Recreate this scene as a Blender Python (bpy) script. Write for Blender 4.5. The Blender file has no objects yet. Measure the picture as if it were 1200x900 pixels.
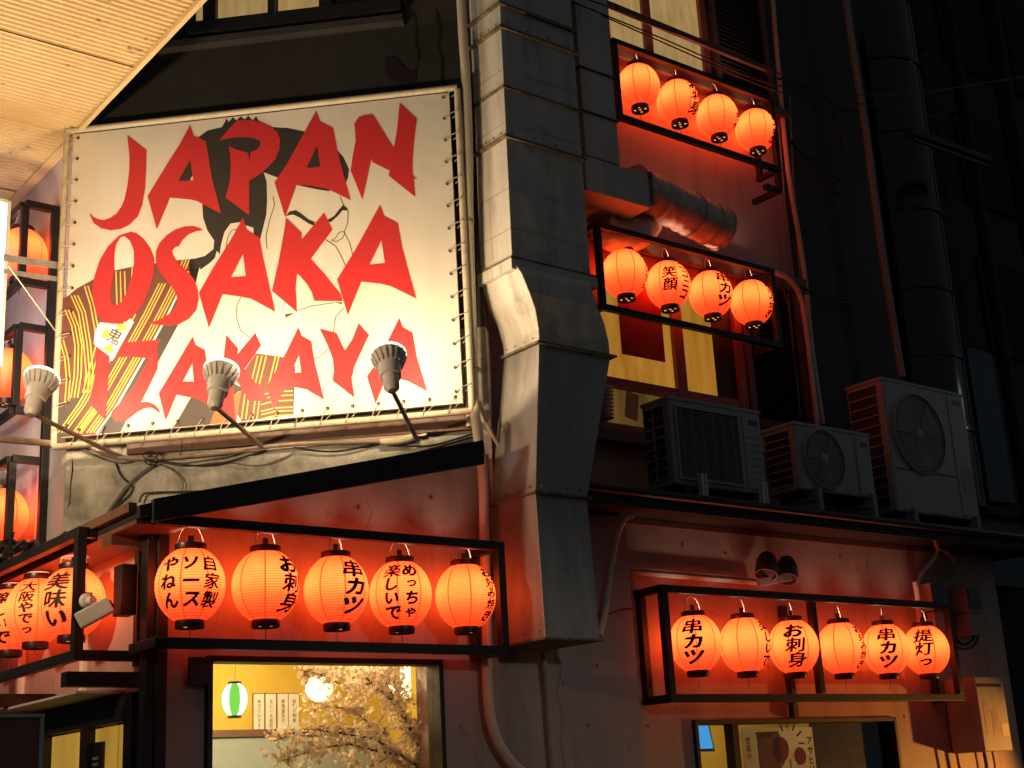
import bpy, bmesh, math, random
from mathutils import Vector, Matrix
from mathutils.geometry import tessellate_polygon
random.seed(7)
scene = bpy.context.scene
C = scene.collection
rad = math.radians

# ------------------------------------------------------------ camera (building frame: X along the right-hand facade, Y into the block, Z up)
FPX, PITCH, ROLL, AZ = 1624.1, rad(16.5), rad(-3.156), rad(51.56)
def _axes():
    r = Vector((1, 0, 0)); f = Vector((0, math.cos(PITCH), math.sin(PITCH))); u = Vector((0, -math.sin(PITCH), math.cos(PITCH)))
    r2 = r*math.cos(ROLL) + u*math.sin(ROLL); u2 = -r*math.sin(ROLL) + u*math.cos(ROLL)
    M = Matrix(((math.sin(AZ), math.cos(AZ), 0), (-math.cos(AZ), math.sin(AZ), 0), (0, 0, 1)))
    return M @ r2, M @ u2, M @ f
RT, UP, FW = _axes()
EYE = Vector((0, 0, 1.6))
cam = bpy.data.cameras.new('camera'); cam_o = bpy.data.objects.new('camera', cam); C.objects.link(cam_o)
cam.sensor_width = 36; cam.lens = FPX/1200*36; cam.clip_start = 0.05; cam.clip_end = 600
mm = Matrix((RT, UP, -FW)).transposed().to_4x4(); mm.translation = EYE; cam_o.matrix_world = mm
scene.camera = cam_o

# ------------------------------------------------------------ night sky, exposure
world = bpy.data.worlds.new("World"); scene.world = world; world.use_nodes = True
bg = world.node_tree.nodes['Background']; bg.inputs[0].default_value = (0.80, 0.90, 1.0, 1); bg.inputs[1].default_value = 0.045
scene.view_settings.view_transform = 'Standard'; scene.view_settings.look = 'None'
scene.view_settings.exposure = 0; scene.view_settings.gamma = 1
scene.cycles.use_denoising = True
scene.cycles.max_bounces = 6; scene.cycles.diffuse_bounces = 3; scene.cycles.glossy_bounces = 3
scene.cycles.transmission_bounces = 4; scene.cycles.transparent_max_bounces = 8
scene.cycles.sample_clamp_indirect = 4.0
scene.cycles.caustics_reflective = False; scene.cycles.caustics_refractive = False

# ------------------------------------------------------------ measuring helpers: where a line of sight meets a real plane of the building
def ray(px, py): return FW*FPX + RT*(px-600) - UP*(py-450)
def PY(px, py, Y): d = ray(px, py); return EYE + d*(Y/d.y)
def PX(px, py, X): d = ray(px, py); return EYE + d*(X/d.x)
SN = Vector((-math.sqrt(.5), -math.sqrt(.5), 0))      # outward normal of the chamfered corner wall
SU = Vector((math.sqrt(.5), -math.sqrt(.5), 0))       # along that wall, to the right
S0 = Vector((4.95, 6.5, 0))
def PS(px, py, off=0.0):
    d = ray(px, py); p0 = S0 + SN*off
    return EYE + d*(SN.dot(p0-EYE)/SN.dot(d))

# ------------------------------------------------------------ materials
def mat(name, col, rough=.6, metal=0, col2=None, nscale=4, streak=False, bump=0, bscale=30, spec=.5, emis=None, estr=0, detail=6, lo=.35, hi=.65, coat=0, stain=0, scol=(.06, .045, .03), sscale=2.2, dent=0):
    m = bpy.data.materials.new(name); m.use_nodes = True; nt = m.node_tree; N = nt.nodes; L = nt.links
    b = N['Principled BSDF']
    b.inputs['Base Color'].default_value = (*col, 1); b.inputs['Roughness'].default_value = rough; b.inputs['Metallic'].default_value = metal
    b.inputs['Specular IOR Level'].default_value = spec; b.inputs['Coat Weight'].default_value = coat
    if emis: b.inputs['Emission Color'].default_value = (*emis, 1); b.inputs['Emission Strength'].default_value = estr
    if col2 or bump:
        g = N.new('ShaderNodeNewGeometry'); mp = N.new('ShaderNodeMapping'); L.new(g.outputs['Position'], mp.inputs[0])
        if streak: mp.inputs['Scale'].default_value = (1, 1, .18)
    if col2:
        n = N.new('ShaderNodeTexNoise'); n.inputs['Scale'].default_value = nscale; n.inputs['Detail'].default_value = detail; n.inputs['Roughness'].default_value = .65
        L.new(mp.outputs[0], n.inputs['Vector'])
        r = N.new('ShaderNodeValToRGB'); r.color_ramp.elements[0].position = lo; r.color_ramp.elements[1].position = hi
        r.color_ramp.elements[0].color = (*col, 1); r.color_ramp.elements[1].color = (*col2, 1)
        L.new(n.outputs['Fac'], r.inputs[0]); L.new(r.outputs[0], b.inputs['Base Color'])
        rr = N.new('ShaderNodeMapRange'); rr.inputs[3].default_value = max(.05, rough-.12); rr.inputs[4].default_value = min(1, rough+.12)
        L.new(n.outputs['Fac'], rr.inputs[0]); L.new(rr.outputs[0], b.inputs['Roughness'])
    if stain:
        mp2 = N.new('ShaderNodeMapping'); mp2.inputs['Scale'].default_value = (1, 1, .16); mp2.inputs['Location'].default_value = (3.1, 1.7, .4); L.new(g.outputs['Position'], mp2.inputs[0])
        fs = []
        for vec, sc_, lo_, hi_ in ((mp2.outputs[0], sscale*3.2, .52, .72), (g.outputs['Position'], sscale*5, .60, .72)):
            n3 = N.new('ShaderNodeTexNoise'); n3.inputs['Scale'].default_value = sc_; n3.inputs['Detail'].default_value = 9; n3.inputs['Roughness'].default_value = .7; L.new(vec, n3.inputs['Vector'])
            r3 = N.new('ShaderNodeMapRange'); r3.inputs[1].default_value = lo_; r3.inputs[2].default_value = hi_; r3.inputs[4].default_value = stain; L.new(n3.outputs['Fac'], r3.inputs[0]); fs.append(r3.outputs[0])
        mxm = N.new('ShaderNodeMath'); mxm.operation = 'MAXIMUM'; L.new(fs[0], mxm.inputs[0]); L.new(fs[1], mxm.inputs[1])
        m3 = N.new('ShaderNodeMix'); m3.data_type = 'RGBA'; L.new(mxm.outputs[0], m3.inputs[0]); L.new(b.inputs['Base Color'].links[0].from_socket, m3.inputs[6]); m3.inputs[7].default_value = (*scol, 1); L.new(m3.outputs[2], b.inputs['Base Color'])
    if bump:
        n2 = N.new('ShaderNodeTexNoise'); n2.inputs['Scale'].default_value = bscale; n2.inputs['Detail'].default_value = 8
        L.new(g.outputs['Position'], n2.inputs['Vector'])
        bp = N.new('ShaderNodeBump'); bp.inputs['Strength'].default_value = bump; bp.inputs['Distance'].default_value = .01
        L.new(n2.outputs['Fac'], bp.inputs['Height']); L.new(bp.outputs[0], b.inputs['Normal'])
        if dent:
            n4 = N.new('ShaderNodeTexNoise'); n4.inputs['Scale'].default_value = 2.6; n4.inputs['Detail'].default_value = 2; L.new(g.outputs['Position'], n4.inputs['Vector'])
            b4 = N.new('ShaderNodeBump'); b4.inputs['Strength'].default_value = dent; b4.inputs['Distance'].default_value = .05; L.new(n4.outputs['Fac'], b4.inputs['Height']); L.new(bp.outputs[0], b4.inputs['Normal']); L.new(b4.outputs[0], b.inputs['Normal'])
    return m
M = {}
M['plaster'] = mat('grey painted plaster', (.32, .27, .25), .75, col2=(.44, .38, .35), nscale=1.6, streak=True, bump=.35, bscale=14, stain=.45, scol=(.14, .11, .09), sscale=1.5)
M['plaster_b'] = mat('weathered pale plaster', (.32, .24, .20), .5, col2=(.42, .31, .26), nscale=2.2, streak=True, bump=.3, bscale=10, stain=.5, scol=(.12, .08, .06), sscale=1.5)
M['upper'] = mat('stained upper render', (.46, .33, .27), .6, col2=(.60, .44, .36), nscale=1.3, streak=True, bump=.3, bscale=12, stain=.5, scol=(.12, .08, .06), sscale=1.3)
M['upper_dark'] = mat('render darkened for falloff', (.040, .036, .034), .8, col2=(.09, .08, .072), nscale=1.1, streak=True, bump=.4, bscale=9)  # same upper wall, its colour darkened to stand for light falloff
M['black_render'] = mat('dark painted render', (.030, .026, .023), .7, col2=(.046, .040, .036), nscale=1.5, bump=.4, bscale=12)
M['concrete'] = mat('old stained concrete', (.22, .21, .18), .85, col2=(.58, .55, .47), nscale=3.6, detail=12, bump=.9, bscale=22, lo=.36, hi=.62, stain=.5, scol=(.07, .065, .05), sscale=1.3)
M['side_wall'] = mat('pale side wall', (.52, .48, .50), .65, col2=(.66, .62, .64), nscale=1.5, streak=True, bump=.25, bscale=10, stain=.35, scol=(.25, .2, .2), sscale=1.6)
M['black'] = mat('black painted steel', (.008, .006, .0055), .5, col2=(.014, .010, .008), nscale=8, bump=.15, bscale=60)
M['black2'] = mat('dark brown timber', (.010, .007, .005), .6, col2=(.018, .011, .008), nscale=5, bump=.3, bscale=40)
M['brown'] = mat('reddish brown timber', (.10, .045, .028), .5, col2=(.16, .07, .04), nscale=7, bump=.3, bscale=50)
M['redwood'] = mat('red stained timber', (.30, .07, .045), .5, col2=(.20, .05, .035), nscale=7, bump=.3, bscale=50)
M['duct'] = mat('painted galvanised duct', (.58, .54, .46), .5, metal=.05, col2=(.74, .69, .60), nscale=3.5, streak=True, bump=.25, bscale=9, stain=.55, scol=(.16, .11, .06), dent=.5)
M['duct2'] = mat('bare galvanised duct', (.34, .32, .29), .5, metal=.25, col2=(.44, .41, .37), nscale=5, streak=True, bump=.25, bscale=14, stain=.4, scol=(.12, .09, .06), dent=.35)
M['flange'] = mat('rusty duct flange', (.30, .22, .13), .7, col2=(.12, .08, .05), nscale=14, bump=.5, bscale=60)
M['foil'] = mat('crinkled foil wrap', (.80, .68, .54), .42, metal=.15, col2=(.50, .40, .30), nscale=12, bump=.8, bscale=26)
M['pvc'] = mat('old cream plastic pipe', (.56, .47, .35), .5, col2=(.70, .61, .48), nscale=9, streak=True, bump=.15, bscale=30)
M['pvc_grey'] = mat('grey plastic pipe', (.24, .22, .20), .55, col2=(.33, .31, .28), nscale=9, streak=True)
M['cream_pipe'] = mat('cream painted steel tube', (.62, .54, .38), .4, col2=(.46, .37, .24), nscale=16, bump=.2, bscale=50, lo=.5, hi=.75)
M['tan_metal'] = mat('weathered tan metal', (.36, .28, .22), .5, metal=.2, col2=(.26, .18, .12), nscale=14, bump=.25, bscale=50)
M['lamp_grey'] = mat('grey lamp housing', (.66, .62, .57), .4, metal=.0, col2=(.74, .70, .64), nscale=20)
M['cable'] = mat('black rubber cable', (.012, .012, .012), .5)
M['cable_grey'] = mat('grey cable', (.12, .11, .10), .6)
M['wire'] = mat('thin pale wire', (.75, .62, .42), .4, metal=.2)
M['cord'] = mat('beige lacing cord', (.40, .34, .25), .8)
M['ac'] = mat('aged white appliance paint', (.32, .31, .28), .5, col2=(.42, .40, .36), nscale=3, streak=True, bump=.1, bscale=40, stain=.5, scol=(.14, .11, .07), sscale=3)
M['ac_dark'] = mat('dark coil fins', (.025, .026, .026), .6, col2=(.045, .045, .045), nscale=30)
M['fan_shade'] = mat('shaded fan opening', (.20, .20, .18), .6, col2=(.26, .26, .23), nscale=8)
M['glass_dark'] = mat('dark window glass', (.012, .014, .018), .08, spec=.8)
M['glossy_black'] = mat('glossy black duct skin', (.004, .0045, .006), .14, spec=.6, col2=(.012, .012, .014), nscale=2)
M['teal'] = mat('dull teal cladding', (.045, .075, .08), .7, col2=(.06, .09, .095), nscale=2)
M['far'] = mat('unlit neighbour facade', (.008, .008, .010), .8, col2=(.013, .013, .015), nscale=1.5)
M['far_glass'] = mat('unlit far window', (.006, .006, .008), .7, spec=.2)
M['board'] = mat('maroon board', (.26, .11, .075), .55, col2=(.34, .16, .11), nscale=2.5, bump=.15, bscale=40)
M['asphalt'] = mat('wet asphalt', (.045, .045, .047), .55, col2=(.06, .06, .06), nscale=20, bump=.4, bscale=120)
M['paving'] = mat('grey street paving', (.16, .155, .15), .6, col2=(.22, .21, .2), nscale=6, bump=.3, bscale=60)
M['yellow_wall'] = mat('yellow interior wall', (.70, .46, .06), .7, col2=(.62, .40, .05), nscale=3)
M['room_grey'] = mat('grey kitchen panel', (.26, .29, .27), .4, col2=(.34, .37, .35), nscale=2)
M['paper'] = mat('white paper', (.80, .74, .62), .8)
M['paper_tan'] = mat('tan paper', (.42, .30, .14), .8, col2=(.50, .36, .18), nscale=12)
M['ink'] = mat('black ink', (.018, .008, .008), .7)
M['brown_ink'] = mat('brown ink', (.30, .13, .05), .8)
M['badge'] = mat('dark badge print', (.05, .05, .05), .5)
M['banner'] = mat('off white vinyl banner', (.72, .66, .56), .55, col2=(.78, .72, .62), nscale=3, streak=True, bump=.12, bscale=160, stain=.12, scol=(.5, .44, .36), sscale=1.5, dent=.25)
M['red_print'] = mat('red banner print', (.56, .026, .028), .55)
M['black_print'] = mat('black banner print', (.030, .025, .022), .6)
M['grey_print'] = mat('charcoal banner print', (.075, .060, .050), .6)
M['brown_print'] = mat('maroon banner print', (.165, .055, .040), .6)
M['yellow_print'] = mat('yellow banner print', (.78, .52, .09), .6)
M['skin_print'] = mat('beige banner print', (.74, .60, .42), .6)
M['orange_print'] = mat('orange banner print', (.42, .14, .05), .6)
M['white_print'] = mat('white banner print', (.80, .78, .72), .6)
M['blossom'] = mat('pale pink blossom', (.78, .52, .38), .7, col2=(.82, .62, .50), nscale=25)
M['bark'] = mat('dark twig bark', (.06, .035, .02), .8, col2=(.10, .06, .03), nscale=25, bump=.4)
M['red_cloth'] = mat('red cloth poster', (.42, .035, .02), .8, col2=(.34, .03, .02), nscale=9)
M['fabric_white'] = mat('lamp rim white', (.75, .72, .66), .4); M['lens_edge'] = mat('glowing lens edge', (.8, .76, .7), .3, emis=(1, .86, .64), estr=1.6)
def emat(name, col, s, col2=None, nscale=3):
    m = bpy.data.materials.new(name); m.use_nodes = True; nt = m.node_tree; N = nt.nodes; L = nt.links
    N.remove(N['Principled BSDF']); e = N.new('ShaderNodeEmission'); e.inputs[0].default_value = (*col, 1); e.inputs[1].default_value = s
    if col2:
        g = N.new('ShaderNodeNewGeometry'); mp = N.new('ShaderNodeMapping'); L.new(g.outputs['Position'], mp.inputs[0]); mp.inputs['Scale'].default_value = (1, 1, .2)
        n = N.new('ShaderNodeTexNoise'); n.inputs['Scale'].default_value = nscale; L.new(mp.outputs[0], n.inputs['Vector']); n.inputs['Detail'].default_value = 5
        r = N.new('ShaderNodeValToRGB'); r.color_ramp.elements[0].color = (*col, 1); r.color_ramp.elements[1].color = (*col2, 1)
        r.color_ramp.elements[0].position = .3; r.color_ramp.elements[1].position = .7
        L.new(n.outputs['Fac'], r.inputs[0]); L.new(r.outputs[0], e.inputs[0])
    L.new(e.outputs[0], N['Material Output'].inputs[0]); return m
M['tube_light'] = emat('bulb face', (1, .86, .62), 14)
M['box_light'] = emat('lit white sign face', (.90, .92, 1), 6)
M['curtain_lit'] = emat('lit cream curtain', (.44, .28, .105), .9, (.30, .19, .065), 16)
M['curtain_dim'] = emat('dim brown window', (.16, .085, .02), .8, (.08, .04, .01), 7)
M['curtain_amber'] = emat('lit amber curtain', (.56, .25, .035), .75, (.38, .15, .015), 10)
M['globe'] = emat('glowing lamp globe', (1, .80, .42), 5)
M['screen_blue'] = emat('lit blue screen', (.08, .42, .95), .9)
M['green_glow'] = emat('green lantern stripe', (.30, .95, .10), .95)
M['white_glow'] = emat('white lantern stripe', (1.0, 1.0, .80), 1.7)
M['door_glow'] = emat('lit yellow room behind door', (.62, .36, .06), .75, (.42, .22, .03), 3)
M['sticker'] = mat('shiny pale sticker', (.75, .70, .5), .3)

def lantern_paper():
    m = bpy.data.materials.new('glowing lantern paper'); m.use_nodes = True; nt = m.node_tree; N = nt.nodes; L = nt.links
    b = N['Principled BSDF']; b.inputs['Base Color'].default_value = (.50, .12, .05, 1); b.inputs['Roughness'].default_value = .6
    tc = N.new('ShaderNodeTexCoord'); sp = N.new('ShaderNodeSeparateXYZ'); L.new(tc.outputs['Object'], sp.inputs[0])
    def mth(op, a, bb=None, c=None):
        n = N.new('ShaderNodeMath'); n.operation = op
        for i, v in enumerate((a, bb, c)):
            if v is None: continue
            if isinstance(v, (int, float)): n.inputs[i].default_value = v
            else: L.new(v, n.inputs[i])
        return n.outputs[0]
    x, y, z = sp.outputs
    ang = mth('ARCTAN2', y, x)
    seam = mth('ABSOLUTE', mth('SINE', mth('MULTIPLY', ang, 4.0)))       # eight paper seams
    rad_ = mth('SQRT', mth('ADD', mth('MULTIPLY', x, x), mth('MULTIPLY', y, y)))
    dist = mth('MULTIPLY', seam, rad_)
    seam_f = mth('LESS_THAN', dist, .0150)
    rib = mth('POWER', mth('ABSOLUTE', mth('COSINE', mth('MULTIPLY', z, math.pi/.0132))), 5.0)   # wire hoops under the paper
    # bulb sits a little above the middle: paper nearest to it glows most
    h = mth('DIVIDE', mth('SUBTRACT', z, .050), .135)
    g = mth('POWER', 2.718, mth('MULTIPLY', mth('MULTIPLY', h, h), -1.0))
    nz = N.new('ShaderNodeTexNoise'); nz.inputs['Scale'].default_value = 5; L.new(tc.outputs['Object'], nz.inputs['Vector'])
    f = mth('ADD', mth('MULTIPLY', g, .98), .24)
    f = mth('MULTIPLY', f, mth('ADD', mth('MULTIPLY', nz.outputs['Fac'], .5), .75))
    f = mth('MULTIPLY', f, mth('SUBTRACT', 1.0, mth('MULTIPLY', rib, .45)))
    mx = N.new('ShaderNodeMix'); mx.data_type = 'RGBA'; L.new(seam_f, mx.inputs[0])
    mg = N.new('ShaderNodeMix'); mg.data_type = 'RGBA'; L.new(g, mg.inputs[0]); mg.inputs[6].default_value = (1, .044, .0085, 1); mg.inputs[7].default_value = (1, .090, .0150, 1); L.new(mg.outputs[2], mx.inputs[6]); mx.inputs[7].default_value = (.70, .022, .004, 1)
    L.new(mx.outputs[2], b.inputs['Emission Color']); L.new(mth('MULTIPLY', f, LANT), b.inputs['Emission Strength'])
    return m
LANT = 5.2; BULB = 3.6
M['lantern'] = lantern_paper()
M['cap'] = mat('black lacquer lantern cap', (.035, .008, .008), .35, spec=.6)
M['cap_glow'] = emat('glow disc for cap hole', (1, .42, .12), 1.2)

# corrugated canopy metal with rust
def canopy_mat():
    m = mat('cream painted corrugated steel', (.70, .52, .25), .5, col2=(.78, .60, .32), nscale=2, bump=.1, bscale=40)
    nt = m.node_tree; N = nt.nodes; L = nt.links; b = N['Principled BSDF']; src = b.inputs['Base Color'].links[0].from_socket
    g = N.new('ShaderNodeNewGeometry'); mp = N.new('ShaderNodeMapping'); mp.inputs['Scale'].default_value = (1.3, 2.6, 1); L.new(g.outputs['Position'], mp.inputs[0])
    n = N.new('ShaderNodeTexNoise'); n.inputs['Scale'].default_value = 3.2; n.inputs['Detail'].default_value = 12; n.inputs['Roughness'].default_value = .75; L.new(mp.outputs[0], n.inputs['Vector'])
    r = N.new('ShaderNodeValToRGB'); r.color_ramp.elements[0].position = .60; r.color_ramp.elements[1].position = .68
    L.new(n.outputs['Fac'], r.inputs[0])
    mx = N.new('ShaderNodeMix'); mx.data_type = 'RGBA'; L.new(r.outputs[0], mx.inputs[0]); L.new(src, mx.inputs[6]); mx.inputs[7].default_value = (.16, .085, .04, 1)
    L.new(mx.outputs[2], b.inputs['Base Color']); return m
M['canopy'] = canopy_mat()
def glass_mat():
    m = bpy.data.materials.new('clear window glass'); m.use_nodes = True; nt = m.node_tree; N = nt.nodes; L = nt.links
    N.remove(N['Principled BSDF']); t = N.new('ShaderNodeBsdfTransparent'); t.inputs[0].default_value = (.93, .95, .93, 1)
    gl = N.new('ShaderNodeBsdfGlossy'); gl.inputs['Roughness'].default_value = .03; lw = N.new('ShaderNodeLayerWeight'); pw = N.new('ShaderNodeMath'); pw.operation = 'POWER'; L.new(lw.outputs['Facing'], pw.inputs[0]); pw.inputs[1].default_value = 3.5
    fr = N.new('ShaderNodeMath'); fr.operation = 'MULTIPLY_ADD'; L.new(pw.outputs[0], fr.inputs[0]); fr.inputs[1].default_value = .7; fr.inputs[2].default_value = .045
    mx = N.new('ShaderNodeMixShader'); L.new(fr.outputs[0], mx.inputs[0]); L.new(t.outputs[0], mx.inputs[1]); L.new(gl.outputs[0], mx.inputs[2])
    L.new(mx.outputs[0], N['Material Output'].inputs[0]); return m
M['glass'] = glass_mat()
def backlit(name, col, col2):
    m = mat(name, col, .8, col2=col2, nscale=10); nt = m.node_tree; N = nt.nodes; L = nt.links; b = N['Principled BSDF']
    t = N.new('ShaderNodeBsdfTranslucent'); L.new(b.inputs['Base Color'].links[0].from_socket, t.inputs[0]); mx = N.new('ShaderNodeMixShader'); mx.inputs[0].default_value = .6
    L.new(b.outputs[0], mx.inputs[1]); L.new(t.outputs[0], mx.inputs[2]); L.new(mx.outputs[0], N['Material Output'].inputs[0]); return m
M['thin_paper'] = backlit('thin cream paper', (.80, .68, .48), (.84, .72, .52)); M['thin_tan'] = backlit('thin tan paper', (.60, .40, .20), (.66, .46, .24)); M['thin_orange'] = backlit('thin orange print', (.80, .30, .12), (.70, .24, .10)); M['petal'] = backlit('thin pale petals', (.66, .48, .32), (.78, .62, .46))

# ------------------------------------------------------------ mesh helpers
def root_loc(o):
    v = Vector((0, 0, 0))
    while o is not None: v += o.location; o = o.parent
    return v
def tag(o, label=None, cat=None, group=None, kind=None):
    if label: o['label'] = label
    if cat: o['category'] = cat
    if group: o['group'] = group
    if kind: o['kind'] = kind
    return o
def thing(name, loc, label, cat, group=None):
    o = bpy.data.objects.new(name, None); C.objects.link(o); o.location = loc; o.empty_display_size = .1
    return tag(o, label, cat, group)
class MB:
    def __init__(s): s.v = []; s.f = []; s.smooth = False
    def quad(s, *p): k = len(s.v); s.v += [Vector(q) for q in p]; s.f.append(tuple(range(k, k+len(p)))); return s
    def box(s, a, b):
        x0, x1 = sorted((a[0], b[0])); y0, y1 = sorted((a[1], b[1])); z0, z1 = sorted((a[2], b[2])); k = len(s.v)
        s.v += [Vector(q) for q in ((x0,y0,z0),(x1,y0,z0),(x1,y1,z0),(x0,y1,z0),(x0,y0,z1),(x1,y0,z1),(x1,y1,z1),(x0,y1,z1))]
        s.f += [tuple(k+i for i in q) for q in ((0,3,2,1),(4,5,6,7),(0,1,5,4),(1,2,6,5),(2,3,7,6),(3,0,4,7))]; return s
    def bar(s, p, q, w, h, up=Vector((0, 0, 1))):
        p, q = Vector(p), Vector(q); d = (q-p).normalized()
        if abs(d.dot(up)) > .98: up = Vector((0, 1, 0))
        a = d.cross(up).normalized()*w/2; b = a.cross(d).normalized()*h/2; k = len(s.v)
        for c in (p, q): s.v += [c-a-b, c+a-b, c+a+b, c-a+b]
        s.f += [tuple(k+i for i in t) for t in ((0,1,2,3),(7,6,5,4),(0,4,5,1),(1,5,6,2),(2,6,7,3),(3,7,4,0))]; return s
    def obox(s, c, ax, ay, az):
        c, ax, ay, az = map(Vector, (c, ax, ay, az)); k = len(s.v)
        for sz in (-1, 1):
            for sx, sy in ((-1,-1),(1,-1),(1,1),(-1,1)): s.v.append(c+ax*sx+ay*sy+az*sz)
        s.f += [tuple(k+i for i in q) for q in ((0,3,2,1),(4,5,6,7),(0,1,5,4),(1,2,6,5),(2,3,7,6),(3,0,4,7))]; return s
    def tube(s, pts, r, n=8, cap=True, smooth_path=0):
        pts = [Vector(p) for p in pts]
        for _ in range(smooth_path):
            new = [pts[0]]
            for a, b in zip(pts, pts[1:]): new += [a.lerp(b, .25), a.lerp(b, .75)]
            new.append(pts[-1]); pts = new
            if isinstance(r, (list, tuple)):
                nr = [r[0]]
                for a, b in zip(r, r[1:]): nr += [a*.75+b*.25, a*.25+b*.75]
                r = nr+[r[-1]]
        s.smooth = True; prev = None; rings = []
        for i, p in enumerate(pts):
            d = (pts[min(i+1, len(pts)-1)]-pts[max(i-1, 0)]).normalized()
            if prev is None: a = d.orthogonal().normalized()
            else: a = (prev-d*prev.dot(d)).normalized()
            prev = a; b = d.cross(a); k = len(s.v); rr = r[i] if isinstance(r, (list, tuple)) else r
            for j in range(n): t = 2*math.pi*j/n; s.v.append(p+(a*math.cos(t)+b*math.sin(t))*rr)
            rings.append(k)
        for k0, k1 in zip(rings, rings[1:]):
            for j in range(n): s.f.append((k0+j, k0+(j+1) % n, k1+(j+1) % n, k1+j))
        if cap: s.f.append(tuple(rings[0]+j for j in reversed(range(n)))); s.f.append(tuple(rings[-1]+j for j in range(n)))
        return s
    def lathe(s, prof, o=(0,0,0), axis=(0,0,1), n=24, cap=True):
        o = Vector(o); d = Vector(axis).normalized(); a = d.orthogonal().normalized(); b = d.cross(a); s.smooth = True; rings = []
        for r, z in prof:
            k = len(s.v)
            for j in range(n): t = 2*math.pi*j/n; s.v.append(o+d*z+(a*math.cos(t)+b*math.sin(t))*r)
            rings.append(k)
        for k0, k1 in zip(rings, rings[1:]):
            for j in range(n): s.f.append((k0+j, k0+(j+1) % n, k1+(j+1) % n, k1+j))
        if cap: s.f.append(tuple(rings[0]+j for j in reversed(range(n)))); s.f.append(tuple(rings[-1]+j for j in range(n)))
        return s
    def prism(s, pts, off):
        off = Vector(off); n = len(pts); k = len(s.v); s.v += [Vector(p) for p in pts]+[Vector(p)+off for p in pts]
        s.f.append(tuple(k+i for i in range(n))); s.f.append(tuple(k+n+i for i in reversed(range(n))))
        for i in range(n): s.f.append((k+i, k+(i+1) % n, k+n+(i+1) % n, k+n+i))
        return s
    def loops(s, loops):
        k = len(s.v); tri = tessellate_polygon(loops)
        for l in loops: s.v += list(l)
        s.f += [tuple(k+i for i in t) for t in tri]; return s
    def build(s, name, m, parent=None, bevel=0, smooth=None):
        if parent is not None: org = root_loc(parent)
        else:
            xs = [v.x for v in s.v]; ys = [v.y for v in s.v]; zs = [v.z for v in s.v]
            org = Vector(((min(xs)+max(xs))/2, (min(ys)+max(ys))/2, min(zs)))
        me = bpy.data.meshes.new(name); me.from_pydata([tuple(v-org) for v in s.v], [], s.f)
        me.materials.append(M[m] if isinstance(m, str) else m); me.validate()
        bm = bmesh.new(); bm.from_mesh(me)
        if len(bm.faces): bmesh.ops.recalc_face_normals(bm, faces=bm.faces)
        bm.to_mesh(me); bm.free()
        if s.smooth if smooth is None else smooth:
            me.shade_smooth()
            try: me.set_sharp_from_angle(angle=rad(40))
            except Exception: pass
        o = bpy.data.objects.new(name, me); C.objects.link(o)
        if parent is not None: o.parent = parent
        else: o.location = org
        if bevel:
            bv = o.modifiers.new('bevel', 'BEVEL'); bv.width = bevel; bv.segments = 2; bv.limit_method = 'ANGLE'; bv.angle_limit = rad(35)
        return o
def single(name, mb, m, label, cat, group=None, bevel=0): return tag(mb.build(name, m, None, bevel), label, cat, group)

def text_mesh(txt, size=1.0, bold=.015, shear=0.0):
    c = bpy.data.curves.new('t', 'FONT'); c.body = txt; c.offset = bold; c.shear = shear; c.size = size; c.resolution_u = 3
    o = bpy.data.objects.new('t', c); C.objects.link(o)
    me = bpy.data.meshes.new_from_object(o.evaluated_get(bpy.context.evaluated_depsgraph_get()))
    v = [x.co.copy() for x in me.vertices]; f = [tuple(p.vertices) for p in me.polygons]
    bpy.data.objects.remove(o); bpy.data.curves.remove(c); bpy.data.meshes.remove(me)
    if v:
        cx = (min(a.x for a in v)+max(a.x for a in v))/2; cy = (min(a.y for a in v)+max(a.y for a in v))/2
        v = [a-Vector((cx, cy, 0)) for a in v]
    return v, f
_glyph = {}
def glyph(ch):
    if ch not in _glyph:
        v, f = text_mesh(ch, 1.0, 0, .14)
        bm = bmesh.new(); vs = [bm.verts.new(p) for p in v]
        for q in f:
            try: bm.faces.new([vs[i] for i in q])
            except ValueError: pass
        bmesh.ops.triangulate(bm, faces=bm.faces)
        for _ in range(3):
            e = [x for x in bm.edges if x.calc_length() > .2]
            if not e: break
            bmesh.ops.subdivide_edges(bm, edges=e, cuts=1); bmesh.ops.triangulate(bm, faces=[q for q in bm.faces if len(q.verts) > 3])
        bm.verts.index_update(); v0 = [p.co.copy() for p in bm.verts]; f0 = [tuple(p.index for p in q.verts) for q in bm.faces]; bm.free(); V = []; F = []
        bx_, by_ = (.034, .026) if ord(ch) > 0x3100 else (.052, .046)      # broad brush: the stroke is laid down several times side by side
        for q_, (dx, dy) in enumerate(((0, 0), (bx_, 0), (-bx_, 0), (0, by_), (0, -by_), (bx_*.7, by_*.7), (-bx_*.7, -by_*.7))):
            k = len(V); V += [p+Vector((dx, dy, q_*.00012)) for p in v0]; F += [tuple(k+i for i in t_) for t_ in f0]
        _glyph[ch] = (V, F)
    return _glyph[ch]
def flat_text(txt, org, ux, uy, size, m, parent, name='lettering', bold=.01, vertical=False):
    mb = MB(); org = Vector(org); ux = Vector(ux).normalized(); uy = Vector(uy).normalized()
    if vertical:
        for i, ch in enumerate(txt):
            v, f = text_mesh(ch, size, bold*size); k = len(mb.v)
            mb.v += [org+ux*a.x+uy*(a.y-i*size*1.05) for a in v]; mb.f += [tuple(k+j for j in q) for q in f]
    else:
        v, f = text_mesh(txt, size, bold*size); mb.v += [org+ux*a.x+uy*a.y for a in v]; mb.f += f
    return mb.build(name, m, parent)

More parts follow.
